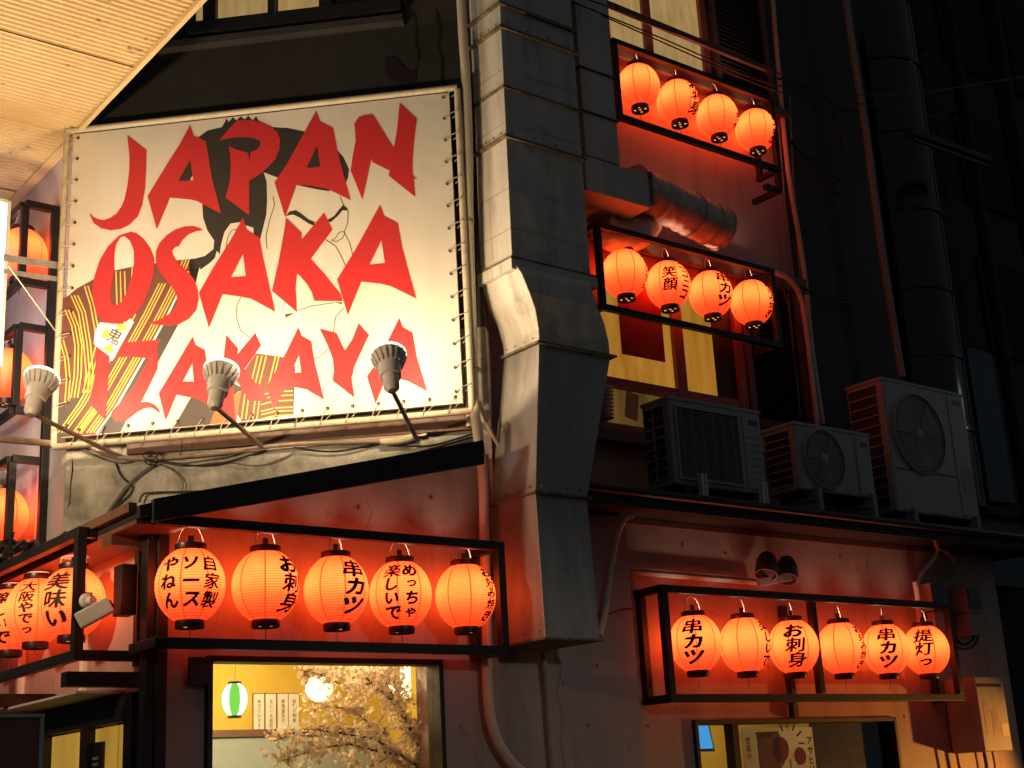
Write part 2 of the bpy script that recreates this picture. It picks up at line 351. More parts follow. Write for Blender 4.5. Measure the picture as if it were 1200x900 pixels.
# ============================================================ GROUND
tag(MB().box((-60, -60, -.3), (80, 80, 0)).build('ground', 'asphalt'), kind='structure')
tag(MB().box((2.0, 5.4, 0.004), (11.5, 6.45, .12)).build('pavement', 'paving'), kind='structure')
tag(MB().box((1.7, 6.45, 0.004), (2.75, 16, .12)).build('side_pavement', 'paving'), kind='structure')

# ============================================================ CORNER BUILDING
bld = thing('corner_building', (5.0, 8.5, 0), 'three storey corner building with chamfered concrete corner and grey plaster shop walls', 'building')
def W(a, b, m, name='wall', bevel=0): return MB().box(a, b).build(name, m, bld, bevel)
roof_z = lambda x: 3.034 + (x-2.684)*.2585          # lean-to roof rising to the right
# ground floor, front left part (plane Y = 6.5) with the blossom window
WA0, WA1, WAT, WAB = 3.11, 4.53, 2.345, .95
W((2.87, 6.5, 0), (WA0, 6.62, WAT), 'plaster'); W((WA1, 6.5, 0), (6.03, 6.62, WAT), 'plaster'); W((WA0, 6.5, 0), (WA1, 6.62, WAB), 'plaster')
MB().prism([(2.87, 6.5, WAT+.0002), (6.03, 6.5, WAT+.0002), (6.03, 6.5, 3.28), (4.96, 6.5, 3.28), (4.96, 6.5, roof_z(4.96)-.03), (2.87, 6.5, roof_z(2.87)-.03)], (0, .12, 0)).build('wall', 'plaster', bld)
# ground floor, right part (plane Y = 6.6) with the poster window
WB = PY(811, 845, 6.6); WBr = PY(1046, 841, 6.6); WB0, WB1, WBT = WB.x, WBr.x, WB.z
W((6.0, 6.6, 0), (WB0, 6.72, WBT), 'plaster_b'); W((WB1, 6.6, 0), (10.22, 6.72, WBT), 'plaster_b'); W((WB0, 6.6, 0), (WB1, 6.72, .9), 'plaster_b')
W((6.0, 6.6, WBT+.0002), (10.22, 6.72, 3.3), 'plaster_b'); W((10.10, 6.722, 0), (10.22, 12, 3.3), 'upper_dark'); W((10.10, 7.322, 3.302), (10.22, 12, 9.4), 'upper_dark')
# side street wall, ground floor and above
W((2.872, 7.0, 0), (2.99, 7.02, 2.2), 'black2'); W((2.87, 6.622, 2.2), (2.99, 15, 3.05), 'plaster_b')
W((3.05, 8.42, 3.0), (3.17, 15, 6.4), 'side_wall')
# upper front (plane Y = 7.2)
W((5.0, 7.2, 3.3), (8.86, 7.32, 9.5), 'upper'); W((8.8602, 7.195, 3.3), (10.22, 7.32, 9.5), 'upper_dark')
# chamfered corner wall: concrete below, dark paint above
def chamfer(u0, u1, z0, z1, off, th, m, name='wall'):
    mb = MB(); c = S0+SU*((u0+u1)/2)+SN*(off-th/2); c.z = (z0+z1)/2
    return mb.obox(c, SU*(u1-u0)/2, SN*th/2, Vector((0, 0, (z1-z0)/2))).build(name, m, bld)
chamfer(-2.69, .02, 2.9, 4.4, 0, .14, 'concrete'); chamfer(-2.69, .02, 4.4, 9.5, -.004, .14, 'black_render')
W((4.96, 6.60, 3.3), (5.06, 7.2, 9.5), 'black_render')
# string course and window above the sign
def Sp(px, py, off=0): return PS(px, py, off)
a = Sp(215, 52, .0); b_ = Sp(474, 14, .0); zc = (a.z+b_.z)/2
mb = MB(); mb.bar(Vector((a.x-.25, a.y+.25, 6.60))+SN*.04, Vector((b_.x, b_.y, 6.60))+SN*.04, .08, .05); mb.build('ledge', 'black_render', bld)
wf = MB()
pA = Sp(225, 36); pB = Sp(472, 3)
for q0, q1 in (((pA.x, pA.y, 6.70), (pB.x, pB.y, 6.70)), ((pA.x, pA.y, 8.0), (pB.x, pB.y, 8.0))): wf.bar(Vector(q0)+SN*.05, Vector(q1)+SN*.05, .08, .09)
for px in (250, 322, 385, 472):
    q = Sp(px, 10); wf.bar(Vector((q.x, q.y, 6.72))+SN*.05, Vector((q.x, q.y, 8.0))+SN*.05, .07, .09 if px != 322 else .05, SU)
wf = wf.build('window', 'black', bld)
for p0, p1, m_ in ((230, 318, 'curtain_lit'), (326, 382, 'curtain_lit'), (390, 470, 'glass_dark')):
    a = Sp(p0, 10, .03); b_ = Sp(p1, 10, .03); MB().quad((a.x, a.y, 6.76), (b_.x, b_.y, 6.76), (b_.x, b_.y, 7.98), (a.x, a.y, 7.98)).build('pane', m_, wf)
# cracks and a peeled patch in the dark render
def flat_s(pts, off, m, name, parent): return MB().loops([[Sp(x, y, off) for x, y in pts]]).build(name, m, parent)
flat_s([(484,15),(487,30),(486,52),(490,60),(489,78),(480,84),(470,74),(462,66),(452,66),(450,78),(456,92),(468,96),(474,108),(486,108),(488,80),(492,62),(488,50),(489,30),(486,15)], .004, 'ink', 'crack', bld)
flat_s([(510,8),(514,18),(518,38),(514,52),(520,70),(519,92),(528,104),(534,108),(522,104),(516,92),(517,70),(511,52),(515,36),(510,20)], .004, 'ink', 'crack', bld)
flat_s([(442,98),(446,108),(444,114),(438,115)], .004, 'ink', 'crack', bld)
flat_s([(85,537),(86,550),(83,570),(82,590),(78,598),(81,588),(82,570),(84,550),(84.4,537)], .004, 'ink', 'crack', bld)
# ledge boards under the sign (painted steel channels)
def sbar(p, q, w, h, off, m, name, parent): return MB().bar(Sp(*p, off), Sp(*q, off), w, h).build(name, m, parent)
sbar((150, 524), (556, 494), .04, .10, .03, 'brown', 'timber_batten', bld)
sbar((250, 531), (500, 508), .02, .028, .03, 'tan_metal', 'channel', bld)
# ---- lean-to roof: slab, gable board and side eave
rf = MB().prism([(2.60, 6.16, roof_z(2.60)-.06), (4.66, 6.16, roof_z(4.66)-.06), (4.66, 6.16, roof_z(4.66)), (2.60, 6.16, roof_z(2.60))], (0, 2.2, 0)).build('roof', 'black2', bld)
MB().prism([(2.66, 6.14, roof_z(2.66)-.095), (4.64, 6.14, roof_z(4.64)-.125), (4.64, 6.14, roof_z(4.64)+.015), (2.66, 6.14, roof_z(2.66)+.015)], (0, .035, 0)).build('gable_board', 'black2', rf)
MB().prism([(2.60, 8.362, roof_z(2.60)-.06), (3.08, 8.362, roof_z(3.08)-.06), (3.08, 8.362, roof_z(3.08)), (2.60, 8.362, roof_z(2.60))], (0, 6, 0)).build('roof_tail', 'black2', rf)
MB().box((2.56, 6.20, 2.985), (2.60, 14.3, 3.03)).build('gutter', 'brown', rf)
MB().box((2.60, 6.2, 2.93), (2.86, 14.3, 2.955)).build('soffit', 'brown', rf)
# ---- front roof ledge under the outdoor units
ev = MB().box((5.36, 6.22, 3.305), (10.6, 7.2, 3.37)).build('roof_ledge', 'black2', bld)
MB().box((5.36, 6.185, 3.27), (10.6, 6.22, 3.385)).build('fascia', 'black', ev)
MB().box((6.04, 6.575, 3.262), (10.2, 6.6, 3.30)).build('trim', 'brown', ev)
MB().tube([(5.4, 6.15, 3.36), (10.55, 6.15, 3.355)], .028, 8).build('gutter', 'black', ev)
# ---- upper windows (plane Y = 7.2)
def win(x0, x1, z0, z1, Y, fw, m, name='window', mull=(), rails=(), dep=.06):
    mb = MB(); y0 = Y-dep
    mb.box((x0, y0, z0), (x0+fw, Y-.001, z1)); mb.box((x1-fw, y0, z0), (x1, Y-.001, z1))
    mb.box((x0+fw, y0+.002, z0), (x1-fw, Y-.001, z0+fw)); mb.box((x0+fw, y0+.002, z1-fw), (x1-fw, Y-.001, z1))
    f = mb.build(name, m, bld)
    for x, w in mull: MB().box((x-w/2, y0+.006, z0+fw), (x+w/2, Y-.002, z1-fw)).build('mullion', m, f)
    for z, w in rails: MB().box((x0+fw, y0+.012, z-w/2), (x1-fw, Y-.003, z+w/2)).build('rail', m, f)
    return f
w3 = win(6.80, 8.02, 7.26, 9.0, 7.2, .07, 'redwood', mull=((7.31, .085),), rails=())
for x0, x1 in ((6.87, 7.265), (7.355, 7.95)): MB().box((x0, 7.175, 7.33), (x1, 7.19, 8.93)).build('pane', 'curtain_lit', w3)
def shutter(x0, x1, z0, z1):
    f = win(x0, x1, z0, z1, 7.2, .06, 'brown', 'shutter', dep=.07)
    n = int((z1-z0-.12)/.042)
    for i in range(n):
        z = z0+.07+i*.042; MB().obox(((x0+x1)/2, 7.165, z+.015), (((x1-x0)/2-.062), 0, 0), (0, .014, -.010), (0, .003, .004)).build('slat', 'black2', f)
    MB().box((x0+.06, 7.186, z0+.06), (x1-.06, 7.196, z1-.06)).build('backing', 'black', f)
shutter(8.08, 8.80, 7.28, 8.95)
shutter(8.08, 8.80, 4.30, 5.62)
w2 = win(6.45, 8.05, 4.06, 5.52, 7.2, .075, 'redwood', mull=((7.335, .10),), rails=((4.455, .07), (5.34, .05)))
MB().box((6.53, 7.178, 4.49), (7.28, 7.19, 5.31)).build('pane', 'curtain_amber', w2)
MB().box((7.39, 7.178, 4.49), (7.74, 7.19, 5.31)).build('pane', 'curtain_amber', w2)
MB().box((7.742, 7.176, 4.49), (7.97, 7.19, 5.31)).build('pane', 'black2', w2)
MB().box((6.53, 7.178, 4.14), (7.28, 7.19, 4.41)).build('transom_pane', 'curtain_dim', w2)
MB().box((7.39, 7.178, 4.14), (7.97, 7.19, 4.41)).build('transom_pane', 'glass_dark', w2)
MB().box((6.3, 7.06, 3.98), (8.9, 7.2, 4.055)).build('sill', 'brown', w2)
MB().box((6.6, 7.08, 7.18), (8.9, 7.2, 7.255)).build('sill', 'brown', w3)
MB().box((6.4, 7.10, 5.53), (8.9, 7.2, 5.66)).build('lintel', 'brown', w2)
# ---- ground floor windows
def shopwin(x0, x1, zt, zb, Y, mull=()):
    f = MB(); w = .030
    f.box((x0-.0, Y-.03, zb), (x0+w, Y+.10, zt)).box((x1-w, Y-.03, zb), (x1, Y+.10, zt)).box((x0+w, Y-.028, zt-w), (x1-w, Y+.10, zt)).box((x0+w, Y-.028, zb), (x1-w, Y+.10, zb+w))
    f = f.build('window', 'black', bld, .003)
    for x, ww in mull: MB().box((x-ww/2, Y+.0, zb+w), (x+ww/2, Y+.08, zt-w)).build('mullion', 'black2', f)
    MB().box((x0+w, Y+.045, zb+w), (x1-w, Y+.051, zt-w)).build('pane', 'glass', f); return f
shopwin(WA0-.005, WA1+.005, WAT+.005, WAB, 6.5)
mlx = PY(857, 870, 6.65).x
shopwin(WB0-.005, WB1+.005, WBT+.005, .9, 6.6, mull=((mlx, .055),))
# ---- rooms behind the two shop windows
def room(x0, x1, y0, y1, z1, wallm):
    W((x0, y1, 0), (x1, y1+.08, z1), wallm, 'interior_wall'); W((x0-.08, y0, 0), (x0, y1+.08, z1), wallm, 'interior_wall'); W((x1, y0, 0), (x1+.08, y1+.08, z1), wallm, 'interior_wall')
    W((x0-.08, y0, z1), (x1+.08, y1+.08, z1+.06), 'paper', 'interior_ceiling'); W((x0, y0, .005), (x1, y1, .05), 'room_grey', 'interior_floor')
room(3.08, 5.4, 6.622, 8.6, 2.62, 'yellow_wall')
room(6.2, 9.6, 6.722, 8.4, 2.5, 'yellow_wall')
zs = PY(300, 864, 8.5).z
W((3.09, 8.42, .06), (5.38, 8.59, zs), 'room_grey', 'kitchen_panel'); W((3.085, 8.40, zs), (5.39, 8.595, zs+.045), 'brown', 'dado_rail')
a = PY(493, 800, 6.9); W((a.x, 6.8, .05), (a.x+.28, 6.95, 2.6), 'brown', 'interior_column')
for k, (px, py, Yw) in enumerate(((330, 612, 6.5), (420, 596, 6.5), (505, 585, 6.5), (535, 650, 6.5), (660, 800, 6.5), (690, 850, 6.5), (540, 850, 6.5), (760, 850, 6.6), (800, 640, 6.6), (850, 650, 6.6), (985, 655, 6.6), (1060, 840, 6.6), (700, 780, 6.5))):
    a = PY(px, py, Yw); MB().lathe([(.001, .0), (.010, .0), (.010, .008), (.001, .010)], a, (0, -1, 0), 8).build('anchor_bolt', 'tan_metal', bld)
def crack_y(pts, Yw, w=.004):
    mb = MB(); P = [PY(x+random.uniform(-1.2, 1.2), y, Yw-.0015) for x, y in pts]
    for a, b in zip(P, P[1:]):
        n = Vector((b.z-a.z, 0, a.x-b.x)).normalized()*w/2; mb.quad(a-n, a+n, b+n*.7, b-n*.7)
    mb.build('crack', 'ink', bld)
crack_y([(655, 770), (658, 790), (652, 812), (660, 838), (657, 870), (664, 905)], 6.5, .003)
crack_y([(430, 585), (436, 600), (431, 618), (440, 634)], 6.5, .003)
crack_y([(770, 640), (778, 655), (774, 668)], 6.6, .003)
crack_y([(1010, 640), (1018, 660), (1012, 676), (1022, 694)], 6.6, .003)
# ---- side street shopfront: door frames
df = MB(); X = 2.86
for y, w in ((6.80, .10), (7.38, .10), (8.02, .10), (8.7, .1)): df.box((X-.03, y-w/2, 0), (X+.06, y+w/2, 2.16))
df.box((X-.028, 6.75, 2.06), (X+.06, 9.2, 2.195))
df = df.build('shopfront', 'black2', bld)
MB().box((X+.012, 6.86, 0.1), (X+.02, 7.32, 2.05)).build('pane', 'door_glow', df)
MB().box((X+.012, 7.44, 0.1), (X+.02, 7.96, 2.05)).build('pane', 'door_glow', df)
MB().box((X+.012, 8.08, 0.1), (X+.02, 8.64, 2.05)).build('pane', 'glass_dark', df)
MB().box((X-.005, 7.18, .1), (X+.011, 7.32, 1.98)).build('door_stile', 'black', df)
for i in range(24): MB().box((X-.012, 7.22, 1.2+i*.03), (X-.006, 7.29, 1.215+i*.03)).build('vent_slat', 'room_grey', df)
# corner posts
MB().box((PY(170, 800, 6.42).x, 6.42, 0), (PY(181, 800, 6.42).x, 6.50, 3.0)).build('corner_post', 'black', bld, .004)
MB().box((PY(183, 800, 6.40).x, 6.40, 0), (PY(196, 800, 6.40).x, 6.497, 3.02)).build('corner_post', 'black2', bld, .004)
MB().box((2.68, 6.55, 2.55), (2.76, 6.66, 2.80)).build('junction_box', 'black', bld, .004)
MB().box((2.60, 6.5, 2.88), (2.86, 6.62, 2.93)).build('bracket_plate', 'brown', bld)
MB().box((2.47, 6.68, 2.215), (2.86, 6.76, 2.285)).build('bracket_arm', 'black', bld)
MB().box((2.2, 7.9, 2.215), (2.86, 7.98, 2.285)).build('bracket_arm', 'black', bld)
MB().box((2.60, 6.9, 2.20), (2.86, 10.5, 2.212)).build('door_hood', 'side_wall', bld)
MB().box((WA0-.115, 6.43, 2.20), (WA0-.005, 6.466, 2.335)).build('bracket_plate', 'black', bld)

# ============================================================ ARCADE CANOPY
cz = 6.0
can = thing('arcade_canopy', (0, 9, cz), 'cream corrugated metal canopy with rust patches above the side street', 'canopy')
pitch = .048; y = 5.2; sheet = 0
while y < 15:
    mb = MB(); n = 22; y1 = y+n*pitch; xs = (-4.5, 2.98); ys = []
    k = 0
    for i in range(n):
        for t, h in ((0, 0), (.30, 0), (.42, .012), (.88, .012)): ys.append((y+(i+t)*pitch, h))
    ys.append((y1-.004, 0))
    for x in xs:
        for yy, h in ys: mb.v.append(Vector((x, yy, cz+h)))
    L_ = len(ys)
    for i in range(L_-1): mb.f.append((i, i+1, L_+i+1, L_+i))
    o = mb.build('corrugated_panel', 'canopy', can, smooth=False); o.location.z += (sheet % 2)*.006
    y = y1; sheet += 1
MB().box((2.975, 5.2, cz-.025), (3.005, 8.40, cz+.05)).build('edge_trim', 'canopy', can)
MB().box((2.975, 8.40, cz-.012), (3.045, 15, cz+.05)).build('edge_trim', 'canopy', can)
MB().box((-4.5, 5.2, cz+.06), (3.0, 15, cz+.10)).build('roof_deck', 'black2', can)

# ============================================================ SIGN BOARD
so = .16
sg = thing('sign_board', tuple(Sp(310, 500, so)), 'big lit off white banner sign reading JAPAN OSAKA IZAKAYA in red', 'sign')
TL, TR, BR, BL = Sp(86, 158, so), Sp(526, 108, so), Sp(538, 480, so), Sp(70, 514, so)
TL.z = TR.z = 5.955; BL.z = BR.z = 3.875
for p in (BR,): p.x, p.y = TR.x, TR.y
for p in (BL,): p.x, p.y = TL.x, TL.y
MB().prism([BL, BR, TR, TL], -SN*.03).build('banner', 'banner', sg)
def spoly(px, layer, m, name, z=6.0, org=(0, 0), hole=None, s=1.0, lab=None):
    off = so+.0004*layer
    def cv(l): 
        out = []
        for x, y in l:
            q = Sp(org[0]+x/z, org[1]+y/z, off); q.z = min(max(q.z, 3.878), 5.952); out.append(q)
        return out
    ls = [cv(px)]
    if hole: ls.append(cv(hole))
    return MB().loops(ls).build(name, m, sg)
def sline(px, w, layer, m, name, z=1.0, org=(0, 0)):
    mb = MB(); pts = [Sp(org[0]+x/z, org[1]+y/z, so+.0004*layer) for x, y in px]
    for i, p in enumerate(pts):
        d = (pts[min(i+1, len(pts)-1)]-pts[max(i-1, 0)]).normalized(); n = d.cross(SN).normalized()*w/2
        mb.v += [p-n, p+n]
    for i in range(len(pts)-1): mb.f.append((2*i, 2*i+1, 2*i+3, 2*i+2))
    return mb
R1, R2, R3, R4, R5, R6, R7, R8, R9 = (80,120),(230,110),(370,100),(60,250),(220,230),(340,230),(60,370),(220,360),(350,360)
# flat printed figure: a plain generic man in a striped kimono
spoly([(232,161),(243,153),(260,149),(264,142),(265,135),(268,143),(273,136),(277,141),(282,135),(287,140),(291,135),(296,141),(300,136),(303,141),(320,149),(338,150),(357,154),(380,160),(395,176),(402,183),(409,198),(408,208),(405,215),(385,224),(372,222),(348,217),(325,208),(309,202),(312.5,213),(313,237),(312,252),(305,280),(297,275),(297,267),(288,264),(283,260),(270,262),(263,272),(259,287),(257.5,298),(254,294),(252,302),(246,308),(235,316),(234,313),(229,330),(222,320),(221,305),(240,300),(250,292),(251,282),(243,270),(238,255),(237,238),(226,205),(222,212),(204,212),(206,195),(216,174)], 1, 'black_print', 'printed_hair', 1)
spoly([(66,352),(78,348),(90,338),(110,327),(134,317),(157,312),(207,305),(227,303),(197,368),(169,419),(137,475),(111,512),(67,516)], 1, 'brown_print', 'printed_kimono', 1)
spoly([(227,303),(233,315),(230,330),(208,382),(185,425),(160,470),(141,511),(111,513),(137,475),(169,419),(197,368)], 1, 'grey_print', 'printed_collar', 1)
spoly([(66,462),(70,465),(77,476),(92,463),(108,455),(104,472),(90,493),(82,516),(66,517)], 2, 'grey_print', 'printed_sash', 1)
spoly([(245,443),(258,440),(285,455),(253,478),(247,502),(203,506),(224,465)], 1, 'grey_print', 'printed_sash', 1)
spoly([(283,457),(253,477),(246,500),(277,497)], 2, 'orange_print', 'printed_obi', 1)
spoly([(300,414),(330,418),(346,430),(344,486),(283,494),(275,480),(287,433)], 1, 'brown_print', 'printed_sleeve', 1)
st = MB()
def add(mb2): 
    k = len(st.v); st.v += mb2.v; st.f += [tuple(k+i for i in f) for f in mb2.f]
for pts, offs in (([(76,362),(84,382),(88,405),(87,440),(83,466)], (0, 4, 8)), ([(83,346),(92,366),(98,402),(101,437),(98,460)], (0, 4, 8)), ([(99,335),(106,358),(111,385),(113,405)], (0, 4)), ([(70,398),(76,420),(78,445),(76,472)], (0, 4)),
                 ([(113,402),(107,425),(97,460)], (0, 5, 9)), ([(136,318),(137,357)], (0, 5, 10)), ([(155,313),(154,330)], (0,))):
    for o_ in offs: add(sline([(x+o_, y) for x, y in pts], .0085, 3, 'yellow_print', 's'))
bound = [(227,304),(215,332),(197,368),(169,419),(137,475),(114,507)]
for g0 in (5, 8.6, 12.2, 21, 24.6, 28.2, 38, 42, 46, 56, 60):
    pts = [(x-g0, y) for x, y in bound if y < 509]
    if g0 > 30: pts = pts[2:] if g0 < 50 else pts[3:]
    elif g0 > 18: pts = pts[1:]
    if g0 > 50: pts = [(118-(g0-56), 476), (95-(g0-56), 508)]
    add(sline(pts, .0085, 3, 'yellow_print', 's'))
for x0 in (298, 303, 308, 319, 323): add(sline([(x0+4, 417), (x0-4, 450)], .0075, 3, 'y', 's'))
for x0 in (287, 292, 300, 305): add(sline([(x0, 462), (x0-4, 491)], .0075, 3, 'y', 's'))
for y0 in (458, 463, 469, 477, 481, 486): add(sline([(306, y0+5), (322, y0+1), (343, y0)], .0075, 3, 'y', 's'))
tag(st.build('printed_stripes', 'yellow_print', sg), kind='stuff')
add2 = sline([(221,318),(197,368),(169,419),(137,475),(113,508)], .014, 3, 'white_print', 's'); add2.build('printed_piping', 'white_print', sg)
spoly([(342,47),(500,60),(562,20),(582,45),(430,318),(412,312),(410,285),(318,215),(300,195),(305,130),(320,85)], 4, 'white_print', 'printed_badge', 6, R7)
for l in ([(400,80),(415,150),(350,160),(362,120)], [(460,60),(510,55),(540,92),(475,108)], [(362,215),(425,198),(438,262),(400,258),(375,240)]): spoly(l, 5, 'yellow_print', 'printed_wedge', 6, R7)
v_, f_ = text_mesh('鬼', .105, .0); q = Sp(134, 394, so+.0072); mb = MB(); mb.v = [q+(SU*math.cos(.5)+Vector((0,0,-1))*math.sin(.5))*t.x+(SU*math.sin(.5)+Vector((0,0,1))*math.cos(.5))*t.y for t in v_]; mb.f = f_
mb.build('printed_emblem', 'grey_print', sg)
spoly([(690,138),(715,107),(760,97),(800,122),(850,162),(893,180),(888,208),(850,192),(790,152),(740,128)], 2, 'black_print', 'printed_brow', 6, R5)
spoly([(985,165),(1030,138),(1062,95),(1092,62),(1122,82),(1126,102),(1090,98),(1052,142),(1002,185)], 2, 'black_print', 'printed_brow', 6, R5)
ln = MB()
for l, o_ in (([(1070,0),(1095,60),(1128,105),(1125,190),(1100,250),(1140,330),(1160,410)], R5), ([(970,305),(1040,350),(1075,410),(1110,490)], R5), ([(1010,310),(1040,292),(1062,256),(1090,246),(1104,262),(1090,292),(1050,318),(1012,312)], R5),
             ([(770,805),(870,772),(960,758),(1030,748)], R5), ([(1095,785),(1040,850),(1030,900)], R5), ([(1030,120),(1025,175)], R8), ([(990,290),(940,340),(890,365),(800,370)], R8), ([(375,705),(345,770),(345,860),(370,940),(440,995)], R5),
             ([(600,0),(610,60),(575,170),(550,280),(558,370)], R5), ([(345,232),(310,240),(280,290),(270,360)], R5)):
    m2 = sline(l, .0055, 2, 'x', 'x', 6, o_); k = len(ln.v); ln.v += m2.v; ln.f += [tuple(k+i for i in f) for f in m2.f]
tag(ln.build('printed_outline', 'grey_print', sg), kind='stuff')
spoly([(685,828),(750,820),(688,856)], 2, 'grey_print', 'printed_mouth', 6, R5); spoly([(1030,745),(1088,745),(1080,760)], 2, 'grey_print', 'printed_mouth', 6, R5)
LET = [
 (R1, [(415,230),(550,335),(548,450),(540,600),(520,720),(490,800),(430,860),(370,890),(300,900),(230,885),(180,850),(155,800),(150,775),(175,805),(210,822),(250,828),(300,810),(340,780),(358,755),(362,745),(370,740),(395,680),(415,590),(428,480),(430,380),(422,300)], None),
 (R1, [(857,158),(882,235),(910,245),(968,272),(985,380),(1010,530),(1075,782),(900,692),(890,690),(850,682),(715,670),(622,893),(557,658),(690,440),(780,300)], [(858,400),(878,548),(775,552)]),
 (R2, [(290,185),(380,183),(450,195),(520,225),(570,270),(590,320),(585,390),(555,460),(500,520),(440,570),(372,610),(372,853),(205,728),(235,620),(243,520),(240,430),(228,370),(300,395),(365,415),(372,480),(382,410),(420,395),(445,370),(455,345),(440,325),(400,310),(320,303),(240,310),(160,328),(230,245)], None),
 (R2, [(842,118),(872,195),(962,240),(990,390),(1050,620),(1086,747),(915,665),(890,660),(800,645),(705,640),(625,868),(550,622),(640,490),(760,270)], [(850,365),(872,510),(775,520)]),
 (R3, [(270,270),(300,225),(340,210),(400,203),(430,250),(548,440),(570,320),(590,122),(710,235),(690,400),(680,520),(680,620),(690,640),(712,660),(688,655),(700,785),(512,635),(520,600),(398,540),(392,515),(385,540),(360,660),(328,805),(245,600),(262,480),(280,390),(275,300)], None),
 (R4, [(560,130),(600,140),(650,180),(700,250),(725,320),(720,420),(690,530),(640,640),(570,730),(500,770),(430,778),(370,760),(320,710),(295,620),(290,520),(305,440),(340,330),(400,230),(480,155)], [(515,160),(555,195),(580,260),(582,350),(570,430),(530,560),(490,625),(450,650),(425,635),(415,580),(425,500),(445,400),(443,300),(455,220),(485,170)]),
 (R4, [(1068,118),(1020,125),(970,145),(925,185),(900,228),(870,240),(850,265),(860,300),(890,345),(950,400),(1000,455),(1030,530),(1038,600),(1020,680),(970,740),(900,780),(830,790),(750,785),(672,772),(740,755),(800,725),(850,690),(882,640),(885,590),(870,550),(820,480),(760,405),(735,340),(735,270),(760,210),(810,155),(870,115),(940,92),(1000,90),(1040,102)], None),
 (R5, [(388,150),(415,235),(505,290),(530,430),(615,812),(440,718),(430,718),(370,705),(245,688),(160,900),(148,925),(78,680),(180,500),(300,310)], [(388,405),(408,560),(305,570)]),
 (R5, [(690,150),(800,255),(800,305),(958,115),(1018,235),(865,440),(960,545),(1075,685),(1090,738),(890,735),(870,670),(840,620),(790,560),(770,545),(768,560),(758,640),(765,740),(768,815),(592,665),(640,450),(680,230)], None),
 (R6, [(633,58),(662,140),(757,188),(790,370),(888,720),(700,628),(690,628),(640,615),(500,600),(406,835),(330,585),(450,390)], [(641,310),(666,470),(558,480)]),
 (R7, [(315,215),(410,285),(405,400),(395,560),(380,735),(262,610),(290,510),(310,400)], None),
 (R7, [(500,190),(770,168),(745,215),(750,330),(748,370),(680,510),(630,608),(680,605),(730,625),(760,660),(762,690),(740,665),(700,645),(650,650),(600,680),(510,750),(450,740),(420,700),(430,665),(500,600),(580,500),(650,370),(690,300),(560,288),(455,295)], None),
 (R7, [(995,145),(1015,205),(1080,240),(1100,380),(1158,655),(1040,590),(1010,580),(880,555),(805,738),(757,545),(880,340)], [(992,335),(1003,462),(925,462)]),
 (R8, [(270,195),(355,290),(350,330),(475,180),(515,270),(400,435),(500,560),(575,658),(430,660),(400,600),(345,520),(318,520),(322,620),(335,812),(215,690),(235,560),(255,330)], None),
 (R8, [(778,140),(800,200),(868,238),(890,380),(958,648),(835,578),(745,560),(690,560),(605,722),(555,560),(600,480),(690,320)], [(782,335),(798,458),(725,462)]),
 (R9, [(148,150),(265,180),(325,305),(380,220),(422,112),(495,195),(440,310),(390,420),(378,480),(370,490),(392,635),(238,515),(248,440),(240,360),(205,270)], None),
 (R9, [(708,75),(732,140),(800,178),(830,350),(905,592),(770,520),(690,500),(605,525),(540,678),(480,485),(545,395),(620,250)], [(715,330),(727,430),(665,432)])]
for o_, pts, hole in LET: spoly(pts, 7, 'red_print', 'letter', 6, o_, hole)
# tubular frame around the banner
def sp_pipe(pts, r, m, name, parent, off=so-.02, n=10): return MB().tube([Sp(x, y, off) if len(t) == 2 else None for t in pts for x, y in [t]], r, n).build(name, m, parent)
fr_u = lambda p, du, z: Vector((p.x, p.y, 0))+SU*du+Vector((0, 0, z))+SN*.0
for a, b_ in ((fr_u(BL, -.045, 3.82), fr_u(BR, .055, 3.82)), (fr_u(BL, -.045, 3.82), fr_u(BL, -.045, 5.97)), (fr_u(BR, .055, 3.82), fr_u(BR, .055, 5.97)), (fr_u(BL, -.045, 5.985), fr_u(BR, .055, 5.985))):
    MB().tube([a, b_], .021, 10).build('frame_tube', 'cream_pipe', sg)
# eyelets and lacing cord
cord = MB(); eye = []
def lace(p, q):
    eye.append(p); cord.tube([p+SN*.004, (p+q)/2+SN*.03, q+SN*.024], .0032, 5); cord.tube([q+SN*.024, q+(q-p).normalized()*.022, p-SN*.01+Vector((0, 0, .05)) if abs((q-p).z) < .03 else p-SN*.01+SU*.05], .0032, 5)
for i in range(14):
    z = 3.95+i*.152
    p = Vector((BR.x, BR.y, z))-SU*.035+SN*.003; lace(p, p+SU*.09+Vector((0, 0, .035)))
    p = Vector((BL.x, BL.y, z))+SU*.035+SN*.003; lace(p, p-SU*.08-Vector((0, 0, .03)))
for i in range(16):
    p = Vector((BL.x, BL.y, 3.915))+SU*(.12+i*.158)+SN*.003; lace(p, p-Vector((0, 0, .095))-SU*.04)
tag(cord.build('lacing_cord', 'cord', sg), kind='stuff')
e0 = None
for p in eye:
    if e0 is None: e0 = MB().lathe([(.003, 0), (.011, 0), (.011, .004), (.003, .005)], p, SN, 10).build('eyelet', 'ink', sg); ep = p
    else:
        o = e0.copy(); C.objects.link(o); o.parent = sg; o.location = p-ep

